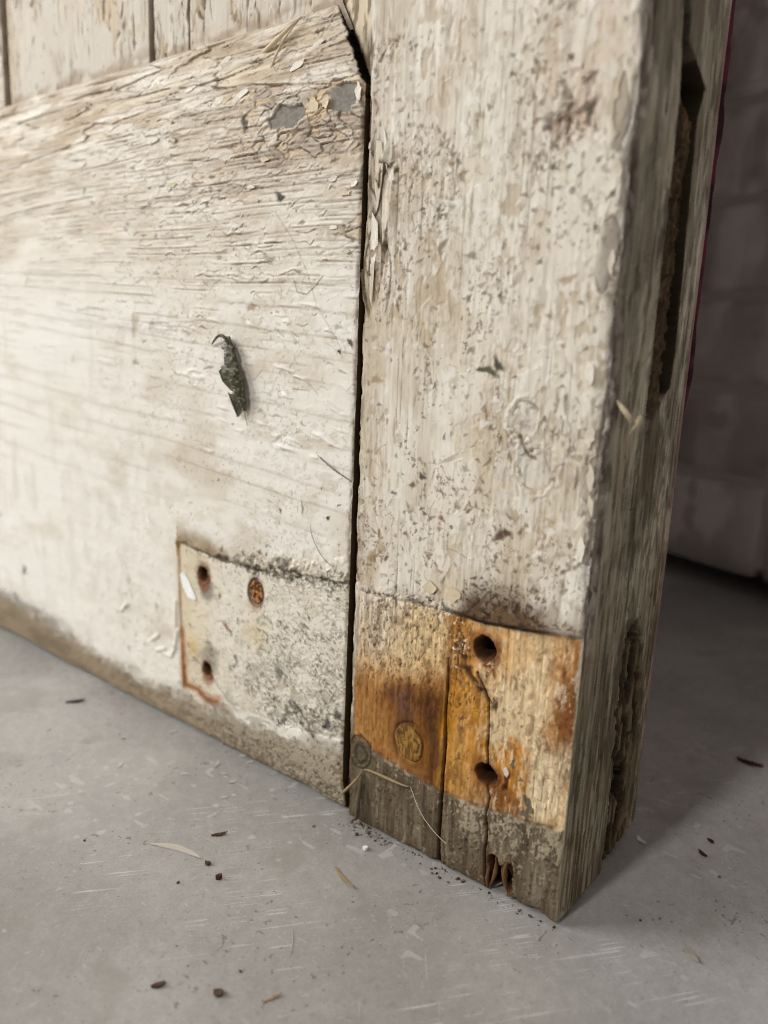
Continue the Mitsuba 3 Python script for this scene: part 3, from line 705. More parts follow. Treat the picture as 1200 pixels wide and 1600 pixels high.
# bare slate-grey undercoat
for pts in ([(-176, 329), (-168, 333.5), (-160, 332), (-154, 333), (-152, 328), (-157, 326), (-161, 323), (-168, 325), (-175, 324)], [(-143, 333), (-137, 336), (-131, 338), (-124, 336), (-123, 329), (-128, 326), (-134, 327), (-139, 328)]):
    d = S.sdf(pts, 1.2, 4)
    m = ss(-0.2, 0.25, d)
    S.mix(m, C(128, 124, 116))
    S.mix(0.5 * m * ss(0.5, 0.6, S.n(1.6, 1.1)), C(98, 92, 84))
    S.h = S.h * (1 - m) - 0.7 * m
    S.h += 0.5 * np.exp(-((d + 0.8) / 0.7) ** 2) * S.n(3)
m = ss(-0.5, 0.5, S.sdf([(-152, 334), (-143, 336), (-138, 334), (-138, 328), (-143, 324), (-152, 325)], 1.0, 3))
S.mix(0.9 * m, C(216, 194, 160))
# dust-brown wash under the flakes
S.mix(0.4 * np.exp(-(((U + 150) / 42) ** 2 + ((V - 318) / 13) ** 2)) * ss(0.35, 0.6, S.n(14, 6, 4)), C(150, 132, 116))
# dots, knocks, streaks
dirt = (0.15 + 0.85 * near) * (0.2 + 0.8 * ss(0.42, 0.62, S.n(22, 14, 4)))
S.spots(2300, dirt, 0.22, 0.7, [DARK, BROWN, C(120, 92, 62)], 0.6, box=(-400, -119, 30, 372))
S.spots(260, dirt * ss(170, 260, V), 0.4, 1.5, [BROWN, C(110, 90, 66)], 0.65, -0.2, 2.6, ang=0, box=(-330, -119, 150, 372))
S.hairs(200, dirt * ss(140, 200, V), 3, 12, 0.45, C(116, 92, 66), 0.6, -0.2, ang=-0.05, spread=0.2, curl=0.1, box=(-380, -119, 170, 372))
S.hairs(150, near, 1.5, 6, 0.3, BROWN, 0.6, ang=None, curl=1.0, box=(-200, -119, 100, 260))
for (a, b, ru, rv, an, c, al, dh) in [(-192, 329, 2.6, 3.4, 0.2, C(70, 62, 54), 0.9, -0.4), (-168, 295, 2.3, 2.4, 0, C(48, 42, 34), 0.95, -0.5), (-129, 227, 1.0, 1.4, 0.3, BLACK, 0.95, 0.2), (-122.5, 231, 1.3, 2.4, 0.5, C(44, 38, 30), 0.9, 0.1), (-428, 60, 4.0, 3.0, 0.3, C(84, 74, 60), 0.85, 0),
                                       (-212, 157, 1.0, 0.8, 0, C(70, 62, 50), 0.8, 0), (-460, 96, 3, 2, 0, C(130, 122, 106), 0.6, 0), (-283, 237, 4, 5.5, 0.1, C(176, 164, 142), 0.7, -0.3), (-187, 246, 3, 2.4, 0.3, C(140, 114, 84), 0.7, -0.2), (-150, 152, 1.0, 2.6, 0.2, C(120, 96, 64), 0.7, 0.2), (-400, 262, 3, 2.5, 0, C(190, 178, 158), 0.6, 0),
                                       (-165, 148, 0.8, 1.6, 0.1, C(56, 44, 34), 0.9, 0), (-133, 150, 1.7, 0.9, 0.7, C(40, 32, 28), 0.95, 0.3), (-127, 157, 0.9, 0.7, 0.2, C(150, 104, 60), 0.9, 0), (-120, 152, 0.4, 2.4, 0.05, C(90, 70, 52), 0.8, 0), (-350, 214, 3, 2, 0, C(196, 186, 168), 0.6, 0), (-216, 308, 2.4, 0.8, 0, C(80, 66, 50), 0.8, -0.3)]:
    S.spot(a, b, ru, rv, an, c, al, dh, 0.6)
# raised runs and dribbles of thick paint
for k in range(34):
    a, b = S.rng.uniform(-255, -122), S.rng.uniform(168, 262)
    S.spot(a, b, S.rng.uniform(2.2, 5.5), S.rng.uniform(0.6, 1.0), -0.18 + 0.1 * S.rng.normal(), WHITE, 0.55, S.rng.uniform(0.4, 0.9), 0.8)
for (a, b, l) in [(-164, 218, 7), (-227, 210, 5.5), (-139, 188, 6), (-131, 185, 5), (-160, 183, 5), (-164, 180, 5), (-187, 238, 3.5), (-162, 205, 4), (-152, 214, 4)]:
    S.spot(a, b, l, 1.1, -0.2, C(236, 232, 226), 0.8, 0.9, 0.8)
# fine curved scratch near the joint
S.stroke([(-171, 289), (-160, 277), (-150, 262), (-143, 246), (-134, 236), (-128, 228)], 0.35, C(140, 112, 80), 0.6, -0.1)
S.stroke([(-158, 258), (-156, 253), (-150, 252), (-144, 256), (-140, 260)], 0.5, C(112, 84, 58), 0.8, 0.2)
S.stroke([(-139, 178), (-126, 172), (-119, 169)], 0.5, C(70, 54, 40), 0.8, 0.3)
S.stroke([(-136, 205), (-124, 200)], 0.4, C(210, 206, 198), 0.7, 0.4)

# --- the bolt's keeper was here: dirty outline, scraped inside
plate = [(-247, 116), (-213, 113.5), (-182, 114), (-149, 118), (-117, 121), (-117, 40), (-150, 34), (-182, 31), (-213, 30), (-244, 27), (-246, 57)]
ps = S.sdf(plate, 0.7, 4)
P = ss(-0.3, 0.7, ps)
S.mix(P * 0.85, C(224, 216, 200))
S.spot(-241, 86, 4.5, 16, 0.06, C(202, 178, 132), 0.6, 0, 1.2)
S.mix(P * 0.5 * ss(-205, -235, U + 20 * (S.n(12) - 0.5)), C(212, 196, 160))
S.mix(P * 0.4 * ss(0.5, 0.65, S.n(9, 7, 4)), C(196, 184, 160))
S.mix(P * 0.6 * np.exp(-(((U + 182) / 7) ** 2 + ((V - 78) / 9) ** 2)), C(206, 186, 136))
S.h += -0.55 * P + P * 0.35 * (S.n(3, 2, 3) - 0.5)
scr = P * ss(0.52, 0.62, 0.45 * S.n(1.3, 0.9, 2) + 0.35 * S.n(5.0, 1.8, 3) + 0.2 * S.n(14, 10) + 0.10 * ss(-205, -150, U) + 0.08 * ss(90, 50, V) - 0.10)
S.mix(0.38 * scr, C(132, 122, 104))
S.h -= 0.2 * scr
lowr = P * (0.35 + ss(-215, -150, U)) * (0.3 + ss(110, 60, V))
S.spots(1500, lowr * (0.1 + 0.9 * ss(0.45, 0.62, S.n(14, 10))), 0.25, 0.95, [C(60, 58, 52), DARK, C(100, 94, 82)], 0.75, 0.0, 2.2, ang=-0.5, box=(-246, -118, 28, 119))
S.spots(330, (ps > -8) * np.exp(-(((U + 150) / 34) ** 2 + ((V - 46) / 15) ** 2)) * ss(0.35, 0.65, S.n(16, 10)), 0.4, 1.5, [C(84, 78, 68), C(100, 92, 78), C(60, 54, 46)], 0.65, 0.2, 2.0, box=(-225, -118, 24, 84))
S.hairs(190, P * (0.3 + 0.7 * near), 2, 9, 0.35, C(70, 62, 50), 0.65, 0, ang=-0.7, spread=0.6, curl=0.5, box=(-246, -118, 28, 120))
S.hairs(40, P, 2, 7, 0.3, C(90, 84, 72), 0.6, 0, ang=-2.4, spread=0.4, curl=0.4, box=(-180, -118, 60, 112))
for (a, b, ru, rv, an, c) in [(-207, 76, 3.6, 1.6, -0.5, C(130, 88, 52)), (-203, 74, 2.0, 1.2, -0.3, C(116, 76, 46)), (-212, 92, 1.0, 3, -0.2, C(110, 88, 64)), (-197, 82, 0.7, 2.2, 0, C(80, 66, 54)), (-199, 60, 1.0, 2.4, 0.1, C(76, 66, 54)), (-203, 52, 2, 2, 0, C(130, 124, 110)), (-130, 44, 4, 3, 0.4, C(50, 46, 40)), (-140, 36, 3, 2, -0.4, C(56, 50, 44)), (-124, 52, 2, 3, 0, C(60, 56, 48)), (-150, 46, 5, 1.2, -0.6, C(60, 54, 46)), (-165, 62, 4, 3, 0, C(110, 106, 96))]:
    S.spot(a, b, ru, rv, an, c, 0.85, 0, 0.7)
# outline: thick dirty build-up along the top, thin brown line at the left, rust low left
td = np.abs(S.line([(-247, 116), (-213, 114), (-182, 114.5), (-149, 118.5), (-117, 121.5)]) + 2.6 * (S.n(7, 4, 4) - 0.5) * 2 * ss(-245, -225, U))
tdn = ss(0.35, 0.6, S.n(6, 4, 4))
above = ss(0.3, -0.7, ps)
lf = ss(-195, -215, U)
S.mix(above * ss(13, 2, td + 8 * (S.n(9, 6) - 0.5)) * (V > 108) * (U > -249) * (0.55 * lf + 0.35) * ss(0.2, 0.55, S.n(5, 4) + 0.2 * lf), C(150, 128, 92))
S.mix(above * (U > -249) * 0.7 * (0.35 + 0.65 * tdn) * np.exp(-((td - 0.6) / (0.9 + 3.4 * S.n(7, 20))) ** 2), C(82, 62, 40))
S.mix(0.85 * tdn * np.exp(-((td - 0.2) / (0.45 + 0.7 * S.n(4))) ** 2) * (U > -248), C(54, 40, 28))
S.h += above * 0.9 * np.exp(-((td - 1.5) / 2.0) ** 2) * (0.3 + S.n(5, 4)) * (U > -249)
S.spots(520, np.exp(-(td / 3.0) ** 2) * (0.35 + 0.65 * ss(-215, -180, U)), 0.3, 1.3, [DARK, BLACK, C(84, 66, 44), C(110, 96, 76)], 0.8, 0.25, box=(-248, -118, 104, 132))
S.spots(90, above * np.exp(-((td - 5) / 4.0) ** 2) * ss(-200, -185, U), 0.6, 2.6, [C(232, 222, 200), C(224, 212, 188)], 0.85, 0.6, box=(-205, -118, 112, 132))
S.spots(60, np.exp(-((td - 5) / 4.5) ** 2) * ss(-205, -190, U) * ss(-150, -165, U), 0.7, 2.4, [C(70, 58, 44), C(140, 130, 116)], 0.8, 0.4, box=(-208, -140, 112, 132))
S.hairs(70, np.exp(-((td + 0 * U) / 7.0) ** 2) * near, 3, 12, 0.3, C(70, 56, 42), 0.75, 0.2, ang=-0.8, spread=0.8, curl=0.8, box=(-190, -118, 92, 126))
ld = S.line([(-247, 116), (-247, 96), (-246, 57), (-244, 28)])
S.mix(0.8 * np.exp(-(ld / 0.8) ** 2), C(128, 88, 50))
S.mix(0.35 * np.exp(-(ld / 3.5) ** 2) * (V < 118) * (V > 26), C(190, 156, 104))
S.h -= 0.5 * np.exp(-(ld / 0.7) ** 2)
rd = S.line([(-245, 64), (-244.5, 48), (-243.5, 30), (-232, 30), (-222, 27), (-214, 29)]) + 2.0 * (S.n(3) - 0.5)
S.mix(0.9 * np.exp(-(rd / (1.6 + 1.2 * ss(58, 38, V))) ** 2), C(164, 98, 34))
S.mix(0.7 * np.exp(-(rd / 1.0) ** 2) * ss(50, 34, V), C(104, 58, 24))
S.mix(0.8 * np.exp(-(((U + 218) / 9) ** 2 + ((V - 27) / 3.2) ** 2)) * ss(0.3, 0.6, S.n(3)), C(126, 78, 46))
S.mix(P * 0.6 * np.exp(-(((U + 236) / 5) ** 2 + ((V - 56) / 6) ** 2)), C(206, 164, 92))
# screw holes of the keeper
for (a, b, ru, rv, dep, halo) in [(-226, 101.5, 4.0, 5.0, 4.5, 1), (-223, 45.5, 3.8, 4.6, 8.0, 0)]:
    d = np.hypot((U - a) / ru, (V - b) / rv) + 0.35 * (S.n(2, 2, 3) - 0.5)
    if halo:
        S.mix(0.8 * ss(2.0, 1.0, np.hypot((U - a - 3) / ru, (V - b + 7) / rv) + 0.5 * (S.n(3) - 0.5)), C(120, 116, 108))
        S.mix(0.85 * ss(1.5, 0.9, np.hypot((U - a - 1) / ru / 1.15, (V - b + 3) / (rv * 1.35)) + 0.7 * (S.n(2.5, 2.5, 3) - 0.5)), C(132, 88, 60))
        S.h += 1.2 * (S.n(2.2) - 0.5) * ss(1.9, 1.2, np.hypot((U - a - 1) / ru, (V - b + 3) / rv))
    else:
        S.mix(0.6 * ss(2.6, 1.2, np.hypot((U - a - 2) / ru, (V - b - 7) / rv) + 0.6 * (S.n(3) - 0.5)), C(116, 110, 92))
        S.mix(0.75 * ss(1.7, 0.9, np.hypot((U - a - 0.6) / ru, (V - b + 4) / rv)), C(150, 104, 66))
    S.mix(0.8 * ss(2.1 if halo else 1.6, 1.0, d + 0.9 * (S.n(2.5, 2.5, 3) - 0.5)), C(122, 78, 48))
    S.mix(0.9 * ss(1.1, 0.75, d), C(80, 48, 28))
    S.h -= dep * ss(1.0, 0.45, d)
    S.h += 0.5 * np.exp(-((d - 1.15) / 0.12) ** 2)
    S.mix(ss(0.85, 0.55, np.hypot((U - a + 0.6) / ru, (V - b - 0.8) / rv)), C(34, 22, 14))
S.stroke([(-236, 49), (-228, 46.5), (-222, 45), (-214, 38)], 0.8, C(60, 50, 36), 0.8, -0.4)
S.stroke([(-214, 38), (-205, 33), (-196, 28)], 0.7, C(80, 70, 54), 0.6, -0.3)
# recess the old screw head sits in
d = np.hypot((U + 183) / 6.0, (V - 101) / 7.6)
S.h -= 1.4 * ss(1.05, 0.85, d)
S.mix(0.9 * np.exp(-((d - 1.0) / 0.13) ** 2), C(64, 40, 24))
S.mix(0.5 * ss(1.8, 1.0, d) * ss(97, 90, V), C(180, 130, 80))
# paint ridges left of the plate
for pts in ([(-249, 62), (-252, 50), (-256, 44), (-262, 44)], [(-250, 80), (-251, 64)], [(-268, 54), (-276, 48), (-270, 44), (-262, 47)], [(-300, 66), (-306, 60)]):
    S.stroke(pts, 2.2, WHITE, 0.7, 1.2, 1.0)
S.spots(120, np.exp(-(((U + 290) / 40) ** 2 + ((V - 48) / 26) ** 2)), 0.6, 2.2, [C(180, 168, 146), C(150, 132, 108), WHITE], 0.6, 0.3, box=(-360, -250, 20, 100))
S.spots(40, np.exp(-(((U + 400) / 60) ** 2 + ((V - 70) / 30) ** 2)), 1.0, 3.4, [C(196, 186, 168), WHITE], 0.6, 0.4, box=(-480, -330, 30, 120))
# --- worn, bare foot of the rail
edge_f = S.n(3.5, 2.5, 4)
edge_v = np.interp(U[0], [-1200, -470, -412, -338, -274, -208, -166, -117], [30, 31, 30, 21, 17, 23, 24, 33])[None] + 6 * (S.n(14, 8, 4) - 0.5) * 2
B = ss(5.5, -5.5, V - edge_v + 11 * (edge_f - 0.5))
S.mix(B * 0.92, C(138, 116, 86))
S.mix(B * 0.6 * ss(0.4, 0.65, S.n(30, 8, 4)), C(108, 94, 76))
S.mix(B * 0.6 * ss(-250, -170, U), C(104, 96, 82))
S.mix(0.6 * np.exp(-((V - edge_v - 2) / 6) ** 2) * ss(0.4, 0.6, S.n(10, 6, 3)), C(146, 134, 116))
S.mix(0.5 * np.exp(-((V - edge_v - 3) / 5) ** 2) * ss(-330, -410, U), C(110, 102, 94))
rem = B * ss(0.50, 0.60, 0.5 * S.n(1.2, 1.0, 2) + 0.3 * S.n(4, 3, 3) + 0.2 * S.n(12, 8) + 0.06 * ss(6, 22, V) + 0.05 * near)
S.mix(0.6 * rem * (0.3 + 0.7 * near), C(182, 170, 148))
S.h += B * (-0.5 + 0.5 * (S.n(22, 1.6, 3) - 0.5) + 0.6 * (S.n(6, 4) - 0.5)) + 0.3 * rem
S.spots(700, np.clip(B + 0.5 * np.exp(-((V - edge_v) / 8) ** 2), 0, 1) * (0.2 + 0.8 * near), 0.3, 1.1, [C(56, 50, 42), C(160, 150, 130), DARK], 0.75, 0.15, box=(-400, -119, 0, 52))
S.mix(0.7 * B * ss(6, 0, V), C(84, 70, 52))
S.spot(-415, 26, 2.5, 6, 0.1, C(120, 84, 56), 0.8, -0.5, 0.8)
S.mix(ss(-118.9, -118.4, U), C(30, 23, 17))  # rail's end face painted dark so the gap looks shaded
S.mix(0.5 * ss(-122, -118.6, U + 2.5 * (S.n(2, 5) - 0.5)), C(110, 88, 60))
S.h -= 1.4 * np.exp(-((U + 118.5) / 1.3) ** 2) * ss(0.35, 0.7, S.n(2, 7, 4))
S.mix(0.7 * ss(-120.6, -118.8, U) * ss(0.52, 0.62, S.n(3, 9, 4)), C(70, 54, 36))
# --- positions
bevel = 3.2 * ss(24, 0, V) ** 1.2
cham = np.clip(V - 337, 0, None) * 0.30 + 1.6 * ss(3, 0, np.abs(V - 337)) * 0
Y = cham + bevel
back = np.clip(U + 118.4, 0, None)
X = np.minimum(U, -118.4) + 1.3 * ss(20, 220, V) * ss(-300, -130, U)
lim = -117.1 - np.clip(V - 334, 0, None) * 0.68 - 0.3 * ss(334, 340, V) + 3.2 * (S.n(400, 4, 3)[:, :1] - 0.5) * (V > 330)
past = np.clip(X - lim, 0, None)
X = np.where(past > 0, lim, X)
Y = Y + np.where(past > 0, past, 0) + back * 6
Y = Y + np.where(V > 373, (V - 373) * 2.5, 0)
pos = np.stack([X, Y, V], -1)
nrm = np.zeros_like(pos)
nrm[..., 1] = -1
low = 1.5 + 1.5 * S.n(18, 50)[0] + 2.0 * ss(0.55, 0.8, S.n(25, 50)[0])
S.mix(ss(0.2, 0.8, past), C(26, 20, 14))  # turned-back rail end painted near black as shade in the mitre gap
S.h *= ss(-118.3, -118.8, U)
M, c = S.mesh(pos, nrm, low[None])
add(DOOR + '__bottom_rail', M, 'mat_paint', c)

# ================================================================ boards of the panel above the rail
bounds = [-1200, -1060, -920, -780, -660, -560, -438, -278, -246.0, -120]
for k in range(len(bounds) - 1):
    a, b = bounds[k] + (0.3 if k == 8 else 0.9), bounds[k + 1] - (0.3 if k == 7 else 0.9)
    if k == 6:
        a += 6.5
    vis = b > -440
    u = steps((a - 1.2, a, 0.4), (a, b, 0.6 if vis else 8), (b, b + 1.2, 0.4))
    v = steps((362, 440, 0.6 if vis else 8), (440, 540, 10), (540, TOP, 100))
    S = Sheet(u, v, C(200, 192, 178), 40 + k)
    U, V = S.U, S.V
    S.h += 0.35 * (S.n(1.6, 60, 3) - 0.5) + 0.5 * (S.n(7, 40, 3) - 0.5)
    S.mix(0.5 * ss(0.45, 0.7, S.n(16, 34, 4)), C(196, 181, 158))
    gl = np.exp(-((np.abs(S.n(2.4, 50, 2) - 0.5)) / 0.02) ** 2) * ss(0.45, 0.62, S.n(12, 30))
    S.mix(0.6 * gl, C(110, 90, 66))
    S.h -= 0.4 * gl
    if vis:
        F = ss(0.5, 0.66, S.n(14, 26, 4)) * (V < 440)
        S.flakes(F * 0.75, 4, 15, C(116, 94, 70), [C(196, 178, 150), C(178, 156, 126)], 0.3, 0.6, 0.08, 0.6)
        S.spots(120, np.ones_like(U), 0.4, 1.6, [BROWN, DARK, C(150, 120, 84)], 0.65, -0.2, 3, ang=1.57, box=(a, b, 362, 440))
        dt = ss(382, 374, V + 6 * (S.n(12, 8) - 0.5))
        S.mix(0.6 * dt * ss(0.35, 0.6, S.n(10, 6)), C(136, 108, 74))
    eg = np.minimum(U - a, b - U)
    S.mix(0.75 * ss(1.6, -0.2, eg + 1.0 * (S.n(2, 12) - 0.5)), C(88, 68, 46))
    if k == 6:
        S.mix(0.5 * ss(a + 14, a, U + 10 * (S.n(5, 9) - 0.5)), C(164, 140, 106))
    Y = 11.5 + ss(0.8, -1.0, eg) * 9 + (0.8 if k % 2 else 0)
    pos = np.stack([U, Y + 0 * U, V], -1)
    nrm = np.zeros_like(pos)
    nrm[..., 1] = -1
    M, c = S.mesh(pos, nrm)
    add(DOOR + '__board', M, 'mat_paint', c)
# solid back of the door behind rail and boards
bx = trimesh.creation.box((1.08, 0.052, 1.94))
bx.apply_translation((-0.66, 0.022 + 0.004 + 0.026, 0.975))
scene['mat_back'] = {'type': 'diffuse', 'reflectance': {'type': 'rgb', 'value': [0.05, 0.035, 0.025]}}
add(DOOR + '__backing_board', bx, 'mat_back', smooth=False)


# ================================================================ small parts on the door
def tube(pts, radii, n=7, color=None, jitter=0.0, seed=0):
    """a tapering round strand along points in mm"""
    p = np.array(pts, float)
    t = np.linspace(0, len(p) - 1, (len(p) - 1) * 4 + 1)
    from scipy.interpolate import CubicSpline
    p = CubicSpline(np.arange(len(p)), p)(t)
    r = np.interp(t, np.linspace(0, len(pts) - 1, len(radii)), radii)
    rg = np.random.default_rng(seed)
    d = np.gradient(p, axis=0)
    d /= np.linalg.norm(d, axis=1, keepdims=True)
    a = np.cross(d, [0.3, 0.8, 0.5])
    a /= np.linalg.norm(a, axis=1, keepdims=True)
    b = np.cross(d, a)
    th = np.linspace(0, 2 * np.pi, n, endpoint=False)
    ring = a[:, None] * np.cos(th)[None, :, None] + b[:, None] * np.sin(th)[None, :, None]
    rr = r[:, None, None] * (1 + jitter * (rg.random((len(p), n, 1)) - 0.5))
    vts = (p[:, None] + ring * rr).reshape(-1, 3) / 1000
    f = []
    for i in range(len(p) - 1):
        for j in range(n):
            k = (j + 1) % n
            f += [[i * n + j, i * n + k, (i + 1) * n + k], [i * n + j, (i + 1) * n + k, (i + 1) * n + j]]
    m = len(vts)
    vts = np.vstack([vts, [p[0] / 1000], [p[-1] / 1000]])
    e = (len(p) - 1) * n
    f += [[m, (j + 1) % n, j] for j in range(n)] + [[m + 1, e + j, e + (j + 1) % n] for j in range(n)]
    return vts, np.array(f)


def chip(outline, thick, curl_dir, curl, rg, rough=0.0, rings=3):
    """a thin curled flake: outline (n,2) in mm around 0; returns vertices in local mm (x, y in the plane, z up)"""
    o = np.array(outline, float)
    n = len(o)
    P_ = [np.zeros((1, 2))] + [o * k / rings for k in range(1, rings + 1)]
    p = np.vstack(P_)
    t = p @ np.array([math.cos(curl_dir), math.sin(curl_dir)])
    span = np.abs(o).max()
    z = curl * np.clip(t / span + 0.2, 0, None) ** 2 + rough * (rg.random(len(p)) - 0.5)
    top = np.column_stack([p, z + thick])
    bot = np.column_stack([p, z])
    f = [[0, 1 + j, 1 + (j + 1) % n] for j in range(n)]
    for k in range(rings - 1):
        s0, s1 = 1 + k * n, 1 + (k + 1) * n
        for j in range(n):
            q = (j + 1) % n
            f += [[s0 + j, s1 + j, s1 + q], [s0 + j, s1 + q, s0 + q]]
    f = np.array(f)
    m = len(p)
    fb = f[:, ::-1] + m
    s = 1 + (rings - 1) * n
    side = []
    for j in range(n):
        q = (j + 1) % n
        side += [[s + j, m + s + j, m + s + q], [s + j, m + s + q, s + q]]
    return np.vstack([top, bot]), np.vstack([f, fb, side])


def blot(w, h, ang, rg, n=13, rag=0.42):
    th = np.linspace(0, 2 * np.pi, n, endpoint=False) + 0.5 * (rg.random(n) - 0.5)
    r = (1 - rag * rg.random(n)) * (1 + 0.25 * np.abs(np.cos(2 * th)))
    x, y = r * np.cos(th) * w / 2, r * np.sin(th) * h / 2
    return np.column_stack([x * math.cos(ang) - y * math.sin(ang), x * math.sin(ang) + y * math.cos(ang)])


def on_front_face(v_, x, z, y=0.0):
    """local flake -> the door's front: local x -> x, local y -> z, local z -> towards the camera"""
    return np.column_stack([x + v_[:, 0], y - v_[:, 2], z + v_[:, 1]]) / 1000


def flat_bsdf(key, rgb, rough=0.6):
    scene[key] = {'type': 'twosided', 'bsdf': {'type': 'principled', 'base_color': {'type': 'rgb', 'value': list(map(float, rgb))}, 'roughness': rough, 'specular': 0.3}}
    return key


for nm, c in [('mat_flake_white', C(226, 219, 206)), ('mat_flake_cream', C(206, 190, 162)), ('mat_flake_grey', C(150, 144, 132)), ('mat_flake_shade', C(204, 194, 176)), ('mat_flake_tan', C(172, 150, 118)), ('mat_bit_dark', C(48, 44, 42)),
              ('mat_bit_brown', C(74, 54, 38)), ('mat_bit_red', C(66, 32, 25)), ('mat_straw', C(190, 172, 132)), ('mat_fibre', C(200, 192, 176)), ('mat_chip_white', C(226, 225, 220)), ('mat_sliver', C(244, 244, 242)), ('mat_splinter', C(98, 66, 38)), ('mat_strand', C(96, 82, 64)), ('mat_shaving', C(186, 180, 168)), ('mat_dull_straw', C(146, 128, 94))]:
    flat_bsdf(nm, c)

rg = np.random.default_rng(77)
flk = [(-128, 331, 9, 7, 0.2, 'white', 1.0, 0.6), (-120.5, 333, 5, 9, 0.0, 'white', 0.2, 1.4), (-146, 331, 8, 9, 0.1, 'cream', 0.6, 0.8), (-139, 331, 6, 8, 0.2, 'cream', -0.5, 0.8), (-153, 320, 8, 4, 0.1, 'white', -1.2, 1.2),
       (-127, 294, 9, 4, -0.1, 'cream', -1.6, 1.6), (-121.5, 297, 5, 4, 0.2, 'white', -1.0, 1.4), (-134, 300, 7, 3, 0.1, 'white', 1.6, 1.2), (-215, 320, 11, 3.5, 0.05, 'white', -1.5, 1.6), (-194, 343, 11, 4, 0.2, 'white', -1.2, 1.8), (-246, 307, 9, 3, 0, 'cream', -1.5, 1.4),
       (-205, 342, 9, 3.5, 0.15, 'cream', 1.3, 1.6), (-160, 350, 12, 4, 0.3, 'white', -1.5, 1.5), (-168, 318, 9, 5, 0, 'white', -1.2, 1.3), (-177, 312, 8, 3, 0, 'cream', -1.6, 1.3), (-184, 322, 10, 4, 0.1, 'white', 1.2, 1.4), (-145, 312, 9, 4, 0, 'white', -1.6, 1.5),
       (-262, 330, 14, 3, 0.1, 'white', -1.6, 1.3), (-300, 345, 14, 3.5, 0.15, 'cream', -1.5, 1.6), (-236, 352, 13, 4, 0.2, 'white', -1.4, 1.8), (-330, 325, 12, 3, 0.1, 'white', -1.6, 1.4), (-186, 301, 8, 2.6, 0, 'white', -1.6, 1.2), (-133, 280, 7, 2.6, 0, 'white', -1.6, 1.2), (-125, 270, 6, 2.4, 0, 'cream', -1.6, 1.2),
       (-150, 357, 12, 4, 0.4, 'white', 1.5, 1.4), (-212, 362, 12, 4, 0.2, 'white', 1.5, 1.8), (-262, 366, 14, 4, 0.2, 'cream', 1.5, 2.0)]
for (x, z, w, h, an, mt, cd, cu) in flk:
    if mt == 'white' and (abs(z - 315) < 8 or (x, z) == (-128, 331)):
        continue
    w, h, cu = w * 0.8, h * 0.75, cu * 0.8
    vv, ff = chip(blot(w, h, an, rg), 0.3, cd, cu, rg, 0.15)
    add(DOOR + '__paint_flake', (on_front_face(vv, x, z, -0.15 + max(0, z - 337) * 0.30), ff), 'mat_flake_' + mt, smooth=False)
# lifted strip of paint beside the joint
for (pts, mt, cu, cd) in [([(-110, 314), (-104, 313), (-101.5, 306), (-103, 296), (-106, 286), (-108, 284), (-110, 296)], 'shade', 2.2, 0.3), ([(-110.5, 286), (-104, 281), (-103.5, 272), (-106, 264), (-109, 258), (-111, 270)], 'white', 2.0, 0.3),
                          ([(-111, 264), (-105, 266), (-106.5, 254), (-107.5, 246), (-110, 250)], 'shade', 2.4, 0.1), ([(-106, 318), (-102, 312), (-101, 300), (-104, 306)], 'white', 1.2, 0.2)]:
    o = np.array(pts, float)
    c0 = o.mean(0) - [1.8, 0]
    vv, ff = chip((o - o.mean(0)) * [0.5, 0.9] * (1 + 0.12 * rg.random((len(o), 1))), 0.3, cd, cu, rg, 0.3)
    add(DOOR + '__paint_flake', (on_front_face(vv, c0[0], c0[1], -0.3), ff), 'mat_flake_' + mt, smooth=False)
# flakes breaking away on the arris
for (x, z, y, w, h, an, mt, cd, cu) in [(-6, 202, -0.2, 4.5, 8, 0.1, 'shade', -1.4, 1.2), (-4, 187, -0.3, 3.4, 10, 0.15, 'shade', 0.2, 1.0), (-3, 177, -0.2, 2.6, 8, 0.1, 'shade', 0.2, 0.9), (-5, 160, -0.2, 3, 12, 0.05, 'white', 0.2, 0.9), (-8, 224, -0.2, 4, 8, 0, 'white', 0.2, 0.8), (-4, 262, -0.2, 2.4, 8, 0, 'shade', 0.2, 0.9),
                                        (-72, 130, -0.1, 7, 6, 0.2, 'cream', 0, 0.5), (-60, 129, -0.1, 8, 7, 0.2, 'cream', 1, 0.4), (-97, 128, -0.1, 5, 5, 0, 'white', 2, 0.6), (-94, 121.5, 0.2, 6, 6, 0, 'white', 2, 0.8)]:
    vv, ff = chip(blot(w, h, an, rg), 0.3, cd, cu, rg, 0.15)
    add(DOOR + '__paint_flake', (on_front_face(vv, x, z, y), ff), 'mat_flake_' + mt, smooth=False)
# a curl standing off the edge
for pts, rr in (([(0.5, 6, 215), (3, 4, 213), (5.5, 5, 210), (5, 8, 207)], [0.3, 0.9, 1.1, 0.3]), ([(4, 12, 203), (7, 9, 207), (6.5, 14, 209), (5, 18, 208)], [0.3, 0.9, 0.8, 0.2])):
    add(DOOR + '__paint_flake', tube([(a, b, c_) for a, b, c_ in pts], rr, 6, jitter=0.5, seed=3), 'mat_flake_cream')
# pale exposed filler by the keeper's upper hole
vv, ff = chip(np.array([(-6.5, 4), (-3.6, 6), (0, 2.5), (4, -3), (7, -7.2), (5.5, -9), (0, -8.4), (-3, -4.5), (-5.6, 0)]) * 1.0, 0.8, 2.6, 0.3, rg, 0.1)
k = add(DOOR + '__paint_flake', (on_front_face(vv, -238.5, 93.5, 0.4), ff), 'mat_sliver', smooth=False)
labels[k] = {'label': 'bright white sliver of paint beside the upper left screw hole'}


